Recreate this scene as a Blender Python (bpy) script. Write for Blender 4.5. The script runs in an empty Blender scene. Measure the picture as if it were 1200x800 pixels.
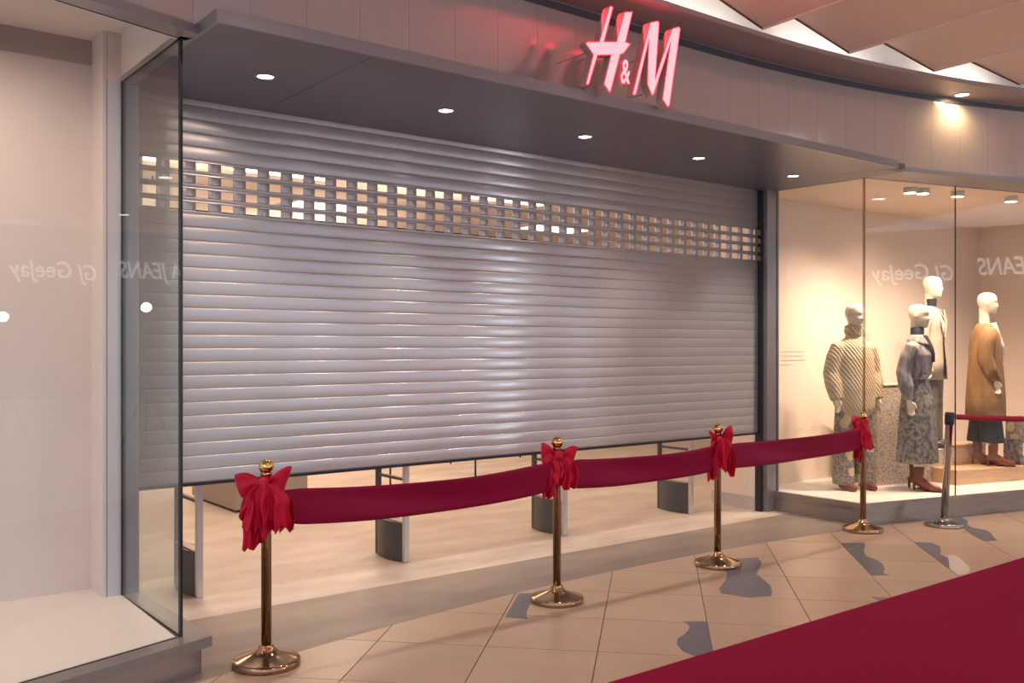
import bpy, bmesh, math, random
from mathutils import Vector, Matrix
random.seed(7)
PI = math.pi
SC = bpy.context.scene
COL = SC.collection
R = math.radians

# ------------------------------------------------------------------ camera
cam = bpy.data.cameras.new('camera')
cam.sensor_width = 36.0
cam.lens = 36.0 * 1107 / 1200
cam.shift_y = 5 / 1200
cam.clip_end = 200
cam_o = bpy.data.objects.new('camera', cam)
cam_o.location = (0, 0, 1.6)
cam_o.rotation_euler = (R(90), 0, R(-37.9))
COL.objects.link(cam_o)
SC.camera = cam_o

# ------------------------------------------------------------------ world, view, big lights
w = bpy.data.worlds.new('mall_ambient'); SC.world = w
w.use_nodes = True
w.node_tree.nodes['Background'].inputs[0].default_value = (0.56, 0.575, 0.68, 1)
w.node_tree.nodes['Background'].inputs[1].default_value = 1.55
SC.view_settings.view_transform = 'Standard'
SC.view_settings.look = 'None'
SC.view_settings.exposure = 0.08
SC.view_settings.gamma = 1.0
SC.view_settings.use_curve_mapping = False

def area(name, loc, rot, sx, sy, power, color, shape='RECTANGLE', spread=180):
    l = bpy.data.lights.new(name, 'AREA'); l.shape = shape
    l.size = sx
    if shape in ('RECTANGLE', 'ELLIPSE'): l.size_y = sy
    l.energy = power; l.color = color; l.spread = R(spread)
    o = bpy.data.objects.new(name, l); o.location = loc; o.rotation_euler = rot
    COL.objects.link(o); return o

def spot(name, loc, target, power, color, size=60, blend=0.5, radius=0.04):
    l = bpy.data.lights.new(name, 'SPOT'); l.energy = power; l.color = color
    l.spot_size = R(size); l.spot_blend = blend; l.shadow_soft_size = radius
    o = bpy.data.objects.new(name, l); o.location = loc
    d = Vector(target) - Vector(loc)
    o.rotation_euler = d.to_track_quat('-Z', 'Y').to_euler()
    COL.objects.link(o); return o

WARM = (1.0, 0.72, 0.50)
NEUT = (1.0, 0.86, 0.76)
COOL = (0.72, 0.84, 1.0)
# store interior panels, plus added ceiling fill
for i, (x, y) in enumerate([(3.2, 8.3), (6.6, 8.3), (3.2, 11.8), (6.6, 11.8)]):
    area('store_panel_light', (x, y, 3.5), (0, 0, 0), 1.6, 1.2, 62, (1.0, 0.71, 0.52))
    area('added_ceiling_fill', (x, y + 1.6, 2.75), (PI, 0, 0), 1.2, 0.3, 38, (1.0, 0.72, 0.50))  # unseen upward fill, added to brighten the store ceiling

# ------------------------------------------------------------------ helpers
def new_mat(name): 
    m = bpy.data.materials.new(name); m.use_nodes = True
    return m, m.node_tree, m.node_tree.nodes['Principled BSDF']

def mat(name, col, rough=0.5, metal=0.0, spec=0.5, coat=0.0, noise=0.0, nscale=6.0, stretch=(1, 1, 1), col2=None, bump=0.0, bscale=60.0, coat_rough=0.05):
    m, nt, b = new_mat(name)
    b.inputs['Base Color'].default_value = (*col, 1)
    b.inputs['Roughness'].default_value = rough
    b.inputs['Metallic'].default_value = metal
    b.inputs['Specular IOR Level'].default_value = spec
    b.inputs['Coat Weight'].default_value = coat
    b.inputs['Coat Roughness'].default_value = coat_rough
    if noise > 0 or bump > 0:
        tc = nt.nodes.new('ShaderNodeTexCoord')
        mp = nt.nodes.new('ShaderNodeMapping'); mp.inputs['Scale'].default_value = stretch
        nt.links.new(tc.outputs['Object'], mp.inputs['Vector'])
    if noise > 0:
        n = nt.nodes.new('ShaderNodeTexNoise'); n.inputs['Scale'].default_value = nscale
        n.inputs['Detail'].default_value = 6; n.inputs['Roughness'].default_value = 0.6
        nt.links.new(mp.outputs[0], n.inputs['Vector'])
        rp = nt.nodes.new('ShaderNodeValToRGB')
        c2 = col2 or tuple(c * (1 - noise) for c in col)
        rp.color_ramp.elements[0].position = 0.32; rp.color_ramp.elements[1].position = 0.68
        rp.color_ramp.elements[0].color = (*c2, 1); rp.color_ramp.elements[1].color = (*col, 1)
        nt.links.new(n.outputs['Fac'], rp.inputs['Fac'])
        nt.links.new(rp.outputs['Color'], b.inputs['Base Color'])
    if bump > 0:
        n2 = nt.nodes.new('ShaderNodeTexNoise'); n2.inputs['Scale'].default_value = bscale
        nt.links.new(mp.outputs[0], n2.inputs['Vector'])
        bp = nt.nodes.new('ShaderNodeBump'); bp.inputs['Strength'].default_value = bump; bp.inputs['Distance'].default_value = 0.01
        nt.links.new(n2.outputs['Fac'], bp.inputs['Height'])
        nt.links.new(bp.outputs['Normal'], b.inputs['Normal'])
    return m

def emit(name, col, strength):
    m, nt, b = new_mat(name)
    b.inputs['Base Color'].default_value = (*[min(1, c) for c in col], 1)
    b.inputs['Emission Color'].default_value = (*col, 1)
    b.inputs['Emission Strength'].default_value = strength
    return m

def glass_mat(name, tint=(0.94, 0.97, 0.97)):
    m = bpy.data.materials.new(name); m.use_nodes = True
    nt = m.node_tree; nt.nodes.remove(nt.nodes['Principled BSDF'])
    t = nt.nodes.new('ShaderNodeBsdfTransparent'); t.inputs[0].default_value = (*tint, 1)
    g = nt.nodes.new('ShaderNodeBsdfGlossy'); g.inputs['Roughness'].default_value = 0.0
    fr = nt.nodes.new('ShaderNodeFresnel'); fr.inputs['IOR'].default_value = 1.45
    mx = nt.nodes.new('ShaderNodeMixShader')
    ge = nt.nodes.new('ShaderNodeNewGeometry'); im = nt.nodes.new('ShaderNodeMix'); im.data_type = 'FLOAT'
    im.inputs[2].default_value = 1.45; im.inputs[3].default_value = 1 / 1.45      # no total reflection inside the thin pane
    nt.links.new(ge.outputs['Backfacing'], im.inputs[0]); nt.links.new(im.outputs[0], fr.inputs['IOR'])
    nt.links.new(fr.outputs[0], mx.inputs[0]); nt.links.new(t.outputs[0], mx.inputs[1]); nt.links.new(g.outputs[0], mx.inputs[2])
    nt.links.new(mx.outputs[0], nt.nodes['Material Output'].inputs['Surface'])
    return m

def obj(name, me, m=None, parent=None, smooth=False):
    if isinstance(me, bmesh.types.BMesh):
        bm = me; me = bpy.data.meshes.new(name); bm.normal_update(); bm.to_mesh(me); bm.free()
    o = bpy.data.objects.new(name, me); COL.objects.link(o)
    if m is not None:
        if len(me.materials): me.materials.clear()
        for mm in (m if isinstance(m, (list, tuple)) else [m]): me.materials.append(mm)
    if parent is not None: o.parent = parent
    if smooth:
        for p in me.polygons: p.use_smooth = True
    return o

def tag(o, label, cat, group=None):
    o['label'] = label; o['category'] = cat
    if group: o['group'] = group
    return o

def thing(name, label, cat, loc=(0, 0, 0), rz=0, group=None):
    o = bpy.data.objects.new(name, None); COL.objects.link(o); o.empty_display_size = 0.1
    o.location = loc; o.rotation_euler = (0, 0, rz)
    return tag(o, label, cat, group)

def struct(name, me, m, parent=None, label=None):
    o = obj(name, me, m, parent); o['kind'] = 'structure'
    if label: o['label'] = label
    return o

def copy_tree(o, parent=None):
    c = o.copy(); COL.objects.link(c); c.parent = parent
    for ch in o.children: copy_tree(ch, c)
    return c

def add_box(bm, x0, x1, y0, y1, z0, z1, mtx=None, bevel=0):
    vs = [bm.verts.new((x, y, z)) for x in (x0, x1) for y in (y0, y1) for z in (z0, z1)]
    if mtx is not None:
        for v in vs: v.co = mtx @ v.co
    idx = [(0, 1, 3, 2), (4, 6, 7, 5), (0, 4, 5, 1), (2, 3, 7, 6), (0, 2, 6, 4), (1, 5, 7, 3)]
    fs = [bm.faces.new([vs[i] for i in f]) for f in idx]
    if bevel:
        es = list({e for f in fs for e in f.edges})
        bmesh.ops.bevel(bm, geom=es, offset=bevel, segments=2, affect='EDGES', profile=0.5)
    return fs

def box(x0, x1, y0, y1, z0, z1, bevel=0, mtx=None):
    bm = bmesh.new(); add_box(bm, x0, x1, y0, y1, z0, z1, mtx, bevel); return bm

def frame_mtx(origin, ang):
    return Matrix.Translation(Vector((*origin, 0))) @ Matrix.Rotation(ang, 4, 'Z')

def prism(poly, z0, z1, bm=None):
    bm = bm or bmesh.new()
    a = [bm.verts.new((x, y, z0)) for x, y in poly]; b = [bm.verts.new((x, y, z1)) for x, y in poly]
    n = len(poly)
    bm.faces.new(list(reversed(a))); bm.faces.new(b)
    for i in range(n): bm.faces.new((a[i], a[(i + 1) % n], b[(i + 1) % n], b[i]))
    bmesh.ops.recalc_face_normals(bm, faces=bm.faces)
    return bm

def add_lathe(bm, prof, n=32, cx=0, cy=0, cap=True):
    rings = []
    for r, z in prof:
        rings.append([bm.verts.new((cx + r * math.cos(2 * PI * i / n), cy + r * math.sin(2 * PI * i / n), z)) for i in range(n)])
    fs = []
    for a, b in zip(rings, rings[1:]):
        for i in range(n): fs.append(bm.faces.new((a[i], a[(i + 1) % n], b[(i + 1) % n], b[i])))
    if cap:
        bm.faces.new(list(reversed(rings[0]))); bm.faces.new(rings[-1])
    for f in fs: f.smooth = True
    return bm

def lathe(prof, n=32, **k): return add_lathe(bmesh.new(), prof, n, **k)

def add_loft(bm, rings, n=20, cap=True, power=2.0):
    """rings: (cx, cy, cz, rx, ry[, tilt_x]) horizontal superellipse sections"""
    rs = []
    for q in rings:
        cx, cy, cz, rx, ry = q[:5]; tl = q[5] if len(q) > 5 else 0
        ring = []
        for i in range(n):
            t = 2 * PI * i / n; c, s = math.cos(t), math.sin(t)
            x = rx * math.copysign(abs(c) ** (2 / power), c); y = ry * math.copysign(abs(s) ** (2 / power), s)
            ring.append(bm.verts.new((cx + x, cy + y, cz + y * tl)))
        rs.append(ring)
    for a, b in zip(rs, rs[1:]):
        for i in range(n): bm.faces.new((a[i], a[(i + 1) % n], b[(i + 1) % n], b[i])).smooth = True
    if cap:
        bm.faces.new(list(reversed(rs[0]))); bm.faces.new(rs[-1])
    return bm

def add_tube(bm, pts, rad, n=12, cap=True, flat=1.0):
    pts = [Vector(p) for p in pts]
    if not isinstance(rad, (list, tuple)): rad = [rad] * len(pts)
    rs = []; ref = Vector((0, 0, 1))
    t0 = (pts[1] - pts[0]).normalized()
    if abs(t0.dot(ref)) > 0.9: ref = Vector((0, 1, 0))
    for i, p in enumerate(pts):
        t = (pts[min(i + 1, len(pts) - 1)] - pts[max(i - 1, 0)]).normalized()
        u = (ref - t * ref.dot(t)).normalized(); v = t.cross(u)
        ref = u
        rs.append([bm.verts.new(p + (u * math.cos(2 * PI * k / n) + v * math.sin(2 * PI * k / n) * flat) * rad[i]) for k in range(n)])
    for a, b in zip(rs, rs[1:]):
        for i in range(n): bm.faces.new((a[i], a[(i + 1) % n], b[(i + 1) % n], b[i])).smooth = True
    if cap:
        bm.faces.new(list(reversed(rs[0]))); bm.faces.new(rs[-1])
    return bm

def grid_mesh(fn, nu, nv):
    """fn(u,v)->(x,y,z), u,v in 0..1"""
    bm = bmesh.new()
    vs = [[bm.verts.new(fn(i / nu, j / nv)) for j in range(nv + 1)] for i in range(nu + 1)]
    for i in range(nu):
        for j in range(nv): bm.faces.new((vs[i][j], vs[i + 1][j], vs[i + 1][j + 1], vs[i][j + 1])).smooth = True
    return bm

def solidify(o, t, offset=0):
    md = o.modifiers.new('thickness', 'SOLIDIFY'); md.thickness = t; md.offset = offset; return o

# ------------------------------------------------------------------ materials
M = {}
M['tile'] = mat('mall_tile', (0.49, 0.355, 0.255), 0.30, noise=0.12, nscale=3.0, stretch=(1, 1, 1), bump=0.02, bscale=30)
M['tile_b'] = mat('mall_tile_pale', (0.515, 0.375, 0.27), 0.30, noise=0.10, nscale=3.5)
M['tile_c'] = mat('mall_tile_deep', (0.465, 0.335, 0.24), 0.34, noise=0.12, nscale=2.6)
M['grout'] = mat('grout', (0.20, 0.15, 0.12), 0.9)
M['inlay'] = mat('slate_inlay', (0.16, 0.165, 0.20), 0.30, noise=0.5, nscale=14, stretch=(1, 5, 1), col2=(0.10, 0.105, 0.13))
M['inlay_pale'] = mat('pale_inlay', (0.66, 0.60, 0.55), 0.25, noise=0.1, nscale=8)
M['store_floor'] = mat('store_concrete', (0.62, 0.54, 0.475), 0.40, noise=0.2, nscale=2.0, stretch=(0.7, 1.7, 1), col2=(0.43, 0.365, 0.315), bump=0.02, bscale=20)
M['threshold'] = mat('threshold_concrete', (0.27, 0.222, 0.19), 0.42, noise=0.2, nscale=2.6, stretch=(0.6, 1.8, 1), col2=(0.19, 0.155, 0.133))
M['carpet'] = mat('red_carpet', (0.24, 0.006, 0.042), 0.95, spec=0.1, noise=0.12, nscale=240, bump=0.25, bscale=700)
M['white_wall'] = mat('white_wall', (0.74, 0.68, 0.64), 0.6, noise=0.03, nscale=2)
M['peach_wall'] = mat('display_wall', (0.80, 0.68, 0.58), 0.6, noise=0.03, nscale=2)
M['base_grey'] = mat('baseboard_grey', (0.50, 0.47, 0.45), 0.5)
M['platform_white'] = mat('display_white', (0.80, 0.74, 0.68), 0.45)
M['slab'] = mat('sill_slab_grey', (0.27, 0.255, 0.25), 0.35, metal=0.3, noise=0.1, nscale=5)
M['kick'] = mat('brushed_steel', (0.40, 0.40, 0.42), 0.22, metal=0.85)
M['plinth_brown'] = mat('plinth_metal', (0.34, 0.30, 0.28), 0.35, metal=0.5, noise=0.2, nscale=4, stretch=(1, 1, 6))
M['jamb'] = mat('jamb_metal', (0.30, 0.295, 0.305), 0.38, metal=0.6)
M['jamb_lit'] = mat('jamb_lit', (0.62, 0.63, 0.68), 0.5)
M['rail_dark'] = mat('guide_rail_dark', (0.05, 0.05, 0.06), 0.4, metal=0.6)
M['fascia'] = mat('fascia_panel', (0.64, 0.625, 0.625), 0.14, metal=0.38, spec=0.5, coat=0.8, coat_rough=0.03)
M['trim'] = mat('trim_grey', (0.33, 0.335, 0.36), 0.35, metal=0.4)
M['soffit'] = mat('soffit_panel', (0.135, 0.15, 0.205), 0.32, metal=0.1, spec=0.6, noise=0.05, nscale=2)
M['seam'] = mat('seam_dark', (0.14, 0.13, 0.135), 0.7)
M['cornice'] = mat('cornice_soffit', (0.40, 0.345, 0.34), 0.5)
M['cornice_gap_shade'] = mat('cornice_gap_shade', (0.10, 0.115, 0.14), 0.4, metal=0.3)  # dark tone holds the shade of the gap under the cornice
M['ceil'] = mat('sawtooth_panel', (0.88, 0.76, 0.68), 0.6)
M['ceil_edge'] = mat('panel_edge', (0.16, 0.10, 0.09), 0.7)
M['cove_white'] = mat('cove_white', (0.85, 0.84, 0.83), 0.6)
M['shutter'] = mat('shutter_aluminium', (0.585, 0.572, 0.595), 0.30, metal=0.35, spec=0.5, coat=0.35, coat_rough=0.16)
M['shutter_line'] = M['rail_dark']
M['brass'] = mat('polished_brass', (0.40, 0.27, 0.17), 0.13, metal=1.0)
M['gold'] = mat('gold_ball', (0.72, 0.52, 0.20), 0.10, metal=1.0)
M['chrome'] = mat('chrome', (0.42, 0.39, 0.39), 0.10, metal=1.0)
M['black'] = mat('black_plastic', (0.02, 0.02, 0.022), 0.4)
M['ribbon'] = mat('red_satin', (0.25, 0.002, 0.042), 0.5, spec=0.15, noise=0.10, nscale=40, stretch=(1, 1, 6))
M['bow'] = mat('bow_satin', (0.52, 0.004, 0.036), 0.42, spec=0.22, noise=0.08, nscale=30)
M['belt'] = mat('belt_webbing', (0.36, 0.008, 0.035), 0.6)
M['eas_dark'] = mat('antenna_panel', (0.075, 0.08, 0.09), 0.45)
M['eas_alu'] = mat('antenna_aluminium', (0.62, 0.60, 0.60), 0.3, metal=0.7)
M['wood'] = mat('pale_wood', (0.66, 0.44, 0.27), 0.5, noise=0.18, nscale=5, stretch=(1, 6, 10))
M['skin'] = mat('mannequin_ivory', (0.80, 0.68, 0.53), 0.35, spec=0.4)
M['boot'] = mat('brown_leather', (0.20, 0.055, 0.028), 0.35, noise=0.2, nscale=12)
M['boot_heel'] = mat('clear_heel', (0.70, 0.55, 0.48), 0.2)
M['knit_plain'] = M['skin']
M['navy'] = mat('navy_knit', (0.018, 0.018, 0.032), 0.75)
M['trouser_dark'] = mat('dark_teal_cloth', (0.006, 0.012, 0.017), 0.7)
M['coat_camel'] = mat('camel_wool', (0.37, 0.20, 0.085), 0.85, noise=0.45, nscale=9, stretch=(1, 1, 0.5), bump=0.15, bscale=120)
M['lapel_pale'] = mat('pale_lining', (0.80, 0.74, 0.64), 0.7)
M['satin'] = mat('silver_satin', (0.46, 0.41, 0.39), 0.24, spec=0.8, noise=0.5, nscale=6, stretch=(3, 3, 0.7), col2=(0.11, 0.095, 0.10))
M['coat_taupe'] = mat('taupe_cloth', (0.50, 0.42, 0.33), 0.7, noise=0.15, nscale=10)
M['grey_cloth'] = mat('grey_brown_cloth', (0.17, 0.15, 0.13), 0.7, noise=0.35, nscale=20)
M['belt_pale'] = mat('pale_belt', (0.60, 0.54, 0.47), 0.4)
M['glass'] = glass_mat('clear_glass')
M['glass_edge'] = mat('glass_edge_teal', (0.004, 0.03, 0.04), 0.2)
M['lamp_face'] = emit('downlight_face', (1.0, 0.93, 0.86), 12)
M['lamp_face_warm'] = emit('downlight_face_warm', (1.0, 0.72, 0.38), 14)
M['lamp_body'] = mat('lamp_body_white', (0.70, 0.66, 0.62), 0.5)
M['panel_face'] = emit('light_panel_face', (1.0, 0.95, 0.88), 3.0)
M['letter_face'] = emit('sign_face_pink', (1.0, 0.40, 0.44), 1.15)
M['letter_rim'] = emit('sign_rim_red', (1.0, 0.006, 0.04), 1.8)
M['letter_side'] = mat('sign_return', (0.58, 0.45, 0.40), 0.5)
M['sign_white'] = emit('far_sign_white', (1.0, 0.95, 0.9), 2.0)
M['flood'] = emit('floodlight_face', (0.92, 0.97, 1.0), 40)
M['streak_glow'] = emit('streak_light_face', (0.80, 0.90, 1.0), 34.0)  # glow of the columns added for the shutter streaks
M['far_wall'] = mat('far_facade', (0.22, 0.19, 0.18), 0.7, noise=0.15, nscale=1)
M['print'] = mat('grey_print', (0.64, 0.54, 0.46), 0.8)
M['fixture'] = mat('fixture_laminate', (0.42, 0.37, 0.33), 0.5)

def cable_knit():
    m, nt, b = new_mat('cable_knit')
    b.inputs['Roughness'].default_value = 0.9
    tc = nt.nodes.new('ShaderNodeTexCoord'); mp = nt.nodes.new('ShaderNodeMapping')
    mp.inputs['Rotation'].default_value = (0, R(32), 0)
    nt.links.new(tc.outputs['Object'], mp.inputs['Vector'])
    wv = nt.nodes.new('ShaderNodeTexWave'); wv.bands_direction = 'X'; wv.inputs['Scale'].default_value = 11; wv.inputs['Distortion'].default_value = 1.6; wv.inputs['Detail Scale'].default_value = 3
    nt.links.new(mp.outputs[0], wv.inputs['Vector'])
    wv2 = nt.nodes.new('ShaderNodeTexWave'); wv2.bands_direction = 'Z'; wv2.inputs['Scale'].default_value = 16; wv2.inputs['Distortion'].default_value = 1.0
    nt.links.new(tc.outputs['Object'], wv2.inputs['Vector'])
    mx = nt.nodes.new('ShaderNodeMix'); mx.data_type = 'FLOAT'; mx.inputs[0].default_value = 0.2
    nt.links.new(wv.outputs['Fac'], mx.inputs[2]); nt.links.new(wv2.outputs['Fac'], mx.inputs[3])
    rp = nt.nodes.new('ShaderNodeValToRGB'); rp.color_ramp.elements[0].color = (0.50, 0.37, 0.235, 1); rp.color_ramp.elements[1].color = (0.60, 0.46, 0.30, 1)
    nt.links.new(mx.outputs[0], rp.inputs['Fac']); nt.links.new(rp.outputs[0], b.inputs['Base Color'])
    bp = nt.nodes.new('ShaderNodeBump'); bp.inputs['Strength'].default_value = 0.55; bp.inputs['Distance'].default_value = 0.015
    nt.links.new(mx.outputs[0], bp.inputs['Height']); nt.links.new(bp.outputs[0], b.inputs['Normal'])
    return m
M['knit'] = cable_knit()

def cell_pattern(name, c_bg, c_bg2, c_spot, scale, thr, nscale):
    m, nt, b = new_mat(name); b.inputs['Roughness'].default_value = 0.75
    tc = nt.nodes.new('ShaderNodeTexCoord')
    n = nt.nodes.new('ShaderNodeTexNoise'); n.inputs['Scale'].default_value = nscale; n.inputs['Detail'].default_value = 4
    nt.links.new(tc.outputs['Object'], n.inputs['Vector'])
    r1 = nt.nodes.new('ShaderNodeValToRGB'); r1.color_ramp.elements[0].position = 0.4; r1.color_ramp.elements[1].position = 0.6
    r1.color_ramp.elements[0].color = (*c_bg, 1); r1.color_ramp.elements[1].color = (*c_bg2, 1)
    nt.links.new(n.outputs['Fac'], r1.inputs['Fac'])
    v = nt.nodes.new('ShaderNodeTexVoronoi'); v.inputs['Scale'].default_value = scale; v.inputs['Randomness'].default_value = 0.9
    nd = nt.nodes.new('ShaderNodeTexNoise'); nd.inputs['Scale'].default_value = scale * 2.2; nd.inputs['Detail'].default_value = 3
    nt.links.new(tc.outputs['Object'], nd.inputs['Vector'])
    vm = nt.nodes.new('ShaderNodeVectorMath'); vm.operation = 'MULTIPLY_ADD'; k_ = 0.45 / scale; vm.inputs[1].default_value = (k_, k_, k_)
    nt.links.new(nd.outputs['Color'], vm.inputs[0]); nt.links.new(tc.outputs['Object'], vm.inputs[2]); nt.links.new(vm.outputs[0], v.inputs['Vector'])
    r2 = nt.nodes.new('ShaderNodeValToRGB'); r2.color_ramp.elements[0].position = thr; r2.color_ramp.elements[1].position = thr + 0.05
    r2.color_ramp.elements[0].color = (1, 1, 1, 1); r2.color_ramp.elements[1].color = (0, 0, 0, 1)
    nt.links.new(v.outputs['Distance'], r2.inputs['Fac'])
    mx = nt.nodes.new('ShaderNodeMix'); mx.data_type = 'RGBA'
    nt.links.new(r2.outputs[0], mx.inputs[0]); nt.links.new(r1.outputs[0], mx.inputs[6]); mx.inputs[7].default_value = (*c_spot, 1)
    nt.links.new(mx.outputs[2], b.inputs['Base Color'])
    return m
M['floral'] = cell_pattern('floral_print', (0.13, 0.11, 0.10), (0.34, 0.29, 0.25), (0.58, 0.46, 0.27), 7.0, 0.33, 45)
M['snake'] = cell_pattern('grey_scale_print', (0.085, 0.08, 0.08), (0.30, 0.27, 0.25), (0.26, 0.235, 0.215), 45.0, 0.22, 26)

def squiggle():
    m, nt, b = new_mat('squiggle_print'); b.inputs['Roughness'].default_value = 0.7
    tc = nt.nodes.new('ShaderNodeTexCoord')
    n = nt.nodes.new('ShaderNodeTexNoise'); n.inputs['Scale'].default_value = 34; n.inputs['Detail'].default_value = 1.0
    nt.links.new(tc.outputs['Object'], n.inputs['Vector'])
    r = nt.nodes.new('ShaderNodeValToRGB'); e = r.color_ramp.elements
    e[0].position = 0.44; e[0].color = (0.55, 0.45, 0.36, 1); e[1].position = 0.56; e[1].color = (0.55, 0.45, 0.36, 1)
    k = e.new(0.48); k.color = (0.22, 0.18, 0.15, 1); k = e.new(0.52); k.color = (0.22, 0.18, 0.15, 1)
    nt.links.new(n.outputs['Fac'], r.inputs['Fac']); nt.links.new(r.outputs[0], b.inputs['Base Color'])
    return m
M['squiggle'] = squiggle()

# ------------------------------------------------------------------ plan geometry (x right along shutter, y into store)
LA, RA = R(17), R(-14)                       # facade turns left / right of the portal
LC = Vector((1.555, 4.63)); RC = Vector((7.665, 4.72))
SOFF = 3.10                                  # portal soffit height
SHY = 5.75                                   # shutter plane
GAP = 0.69                                   # clear height under shutter

# ---- floors
AC = (5.0, -10.14); AR = 15.0                # tile arc
def arc_y(x): return AC[1] + math.sqrt(AR * AR - (x - AC[0]) ** 2)
arc_pts = [(x * 0.25, arc_y(x * 0.25)) for x in range(-16, 57)]
floor = struct('floor', prism([(-20, -20), (32, -20), (32, 4.9), (-20, 4.9)], -0.06, -0.006), M['grout'], label='beige stone tiled mall walkway floor')
struct('floor_far', prism([(-20, -20), (32, -20), (32, 0.9), (-20, 0.9)], -0.006, 0.0), M['tile'])
thr = [(x, y) for x, y in arc_pts if -2.6 <= x <= 12.6]
struct('floor_threshold', prism(thr + [(12.5, 5.5), (-2.5, 5.5)], -0.05, 0.0), M['threshold'], label='darker grey concrete strip across the shop entrance')
struct('floor_store', prism([(-2.5, 5.5), (12.5, 5.5), (12.5, 15.2), (-2.5, 15.2)], -0.05, 0.0), M['store_floor'], label='pale polished concrete floor inside the shop')

def clip_half(poly, nx, ny, d):
    out = []
    for i in range(len(poly)):
        a, b = poly[i], poly[(i + 1) % len(poly)]
        da = a[0] * nx + a[1] * ny - d; db = b[0] * nx + b[1] * ny - d
        if da <= 0: out.append(a)
        if da * db < 0:
            t = da / (da - db); out.append((a[0] + (b[0] - a[0]) * t, a[1] + (b[1] - a[1]) * t))
    return out

u_dir = Vector((0.7255, 0.6882)); c_dir = Vector((0.6882, -0.7255))   # tile joints run at about 43 degrees
TG = 0.6; g2 = 0.003
for i in range(-6, 12):
    for j in range(-2, 24):
        c0 = -0.893 + i * 0.5955; d0 = 4.955 + (j - 8) * 0.604
        cor = [(c0 + g2, d0 + g2), (c0 + 0.5955 - g2, d0 + g2), (c0 + 0.5955 - g2, d0 + 0.604 - g2), (c0 + g2, d0 + 0.604 - g2)]
        poly = [tuple(c_dir * c + u_dir * d) for c, d in cor]
        if max(p[1] for p in poly) < 2.6 or min(p[1] for p in poly) > 4.9: continue
        if max(p[0] for p in poly) < 0.2 or min(p[0] for p in poly) > 11.5: continue
        for k in range(-30, 31):
            if not poly: break
            t = R(k * 1.1 + 90) ; nx, ny = math.cos(t), math.sin(t)
            poly = clip_half(poly, nx, ny, AC[0] * nx + AC[1] * ny + AR - 0.002)
        if poly: poly = clip_half(poly, 0, -1, -0.9)
        if len(poly) < 3: continue
        ar = abs(sum(poly[q][0] * poly[(q + 1) % len(poly)][1] - poly[(q + 1) % len(poly)][0] * poly[q][1] for q in range(len(poly)))) / 2
        if ar < 0.004: continue
        obj('tile', prism(poly, -0.006, 0.0), random.choice([M['tile'], M['tile'], M['tile_b'], M['tile_c']]), floor)

INLAYS = [
 [(3.787, 4.792), (3.891, 4.711), (3.782, 4.613), (3.666, 4.53), (3.568, 4.44), (3.511, 4.37), (3.475, 4.309), (3.39, 4.42)],
 [(4.154, 3.715), (4.264, 3.63), (3.797, 3.194), (3.735, 3.242), (3.745, 3.355), (3.805, 3.451), (3.886, 3.519), (3.958, 3.54), (4.052, 3.586), (4.118, 3.638)],
 [(5.579, 4.635), (5.853, 4.494), (5.74, 4.369), (5.546, 4.25), (5.412, 4.163), (5.33, 4.043), (5.233, 3.914), (5.115, 3.812), (5.023, 3.75), (4.878, 3.812), (4.819, 3.989), (4.911, 4.08), (5.104, 4.189), (5.267, 4.307), (5.4, 4.463)],
 [(6.814, 4.412), (6.962, 4.297), (6.884, 4.234), (6.673, 4.119), (6.531, 4.003), (6.504, 3.916), (6.416, 3.808), (6.283, 3.709), (6.155, 3.647), (6.119, 3.581), (6.025, 3.654)],
 [(7.316, 4.064), (7.399, 3.957), (7.322, 3.852), (7.18, 3.764), (7.052, 3.71), (7.015, 3.664), (6.989, 3.61), (6.625, 3.41)],
 [(8.636, 4.445), (8.717, 4.381), (8.596, 4.258), (8.392, 4.156), (8.309, 4.07), (8.281, 3.945), (8.202, 3.864), (8.036, 3.765), (7.923, 3.677), (7.8, 3.73), (7.967, 3.909)],
 [(5.505, 3.35), (5.571, 3.272), (5.57, 3.247), (5.49, 3.259), (5.465, 3.278)]]
for poly in INLAYS:
    o = obj('inlay', prism(poly, 0.0, 0.0012), M['inlay'], floor); o['label'] = 'slate grey wavy stone inlay'
o = obj('inlay', prism([(7.015, 3.664), (6.989, 3.61), (6.625, 3.41), (6.51, 3.30), (6.60, 3.27), (6.78, 3.34), (6.90, 3.44), (7.06, 3.56), (7.09, 3.63)], 0.0, 0.0012), M['inlay_pale'], floor); o['label'] = 'pale stone inlay'

# ---- red carpet
bmc = box(-4, 15, 0.7, 3.25, 0.0, 0.006)
tag(obj('red_carpet', bmc, M['carpet']), 'long deep red carpet runner along the walkway in front of the shop', 'carpet')

# ---- shop shell
struct('wall_right', box(7.53, 12.5, 5.90, 6.33, 0, 3.6), M['peach_wall'], label='pale wall behind the right shop window')
struct('wall_left', box(-2.5, 1.64, 5.86, 6.30, 0, 3.6), M['white_wall'], label='pale wall behind the left shop window')
struct('baseboard_right', box(7.515, 7.53, 5.80, 6.345, 0, 0.13), M['base_grey'])
struct('wall_jamb_right', box(7.53, 7.70, 5.80, 5.90, 0, 3.1), M['white_wall'])
struct('wall_lintel', box(1.64, 7.53, 5.80, 6.1, 3.1, 3.6), M['white_wall'])
struct('wall_back', box(-2.5, 12.5, 15.2, 15.4, 0, 3.6), M['white_wall'])
struct('wall_store_left', box(-2.6, -2.5, 6.30, 15.2, 0, 3.6), M['white_wall'])
struct('wall_store_right', box(12.5, 12.6, 6.33, 15.2, 0, 3.6), M['white_wall'])
struct('ceiling_store', box(-2.6, 12.6, 5.8, 15.4, 3.6, 3.7), M['white_wall'])
struct('trim_1', box(1.47, 1.65, 5.62, 5.86, 0.0, 3.1), [M['jamb']], label='grey metal jamb left of the shutter')
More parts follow.
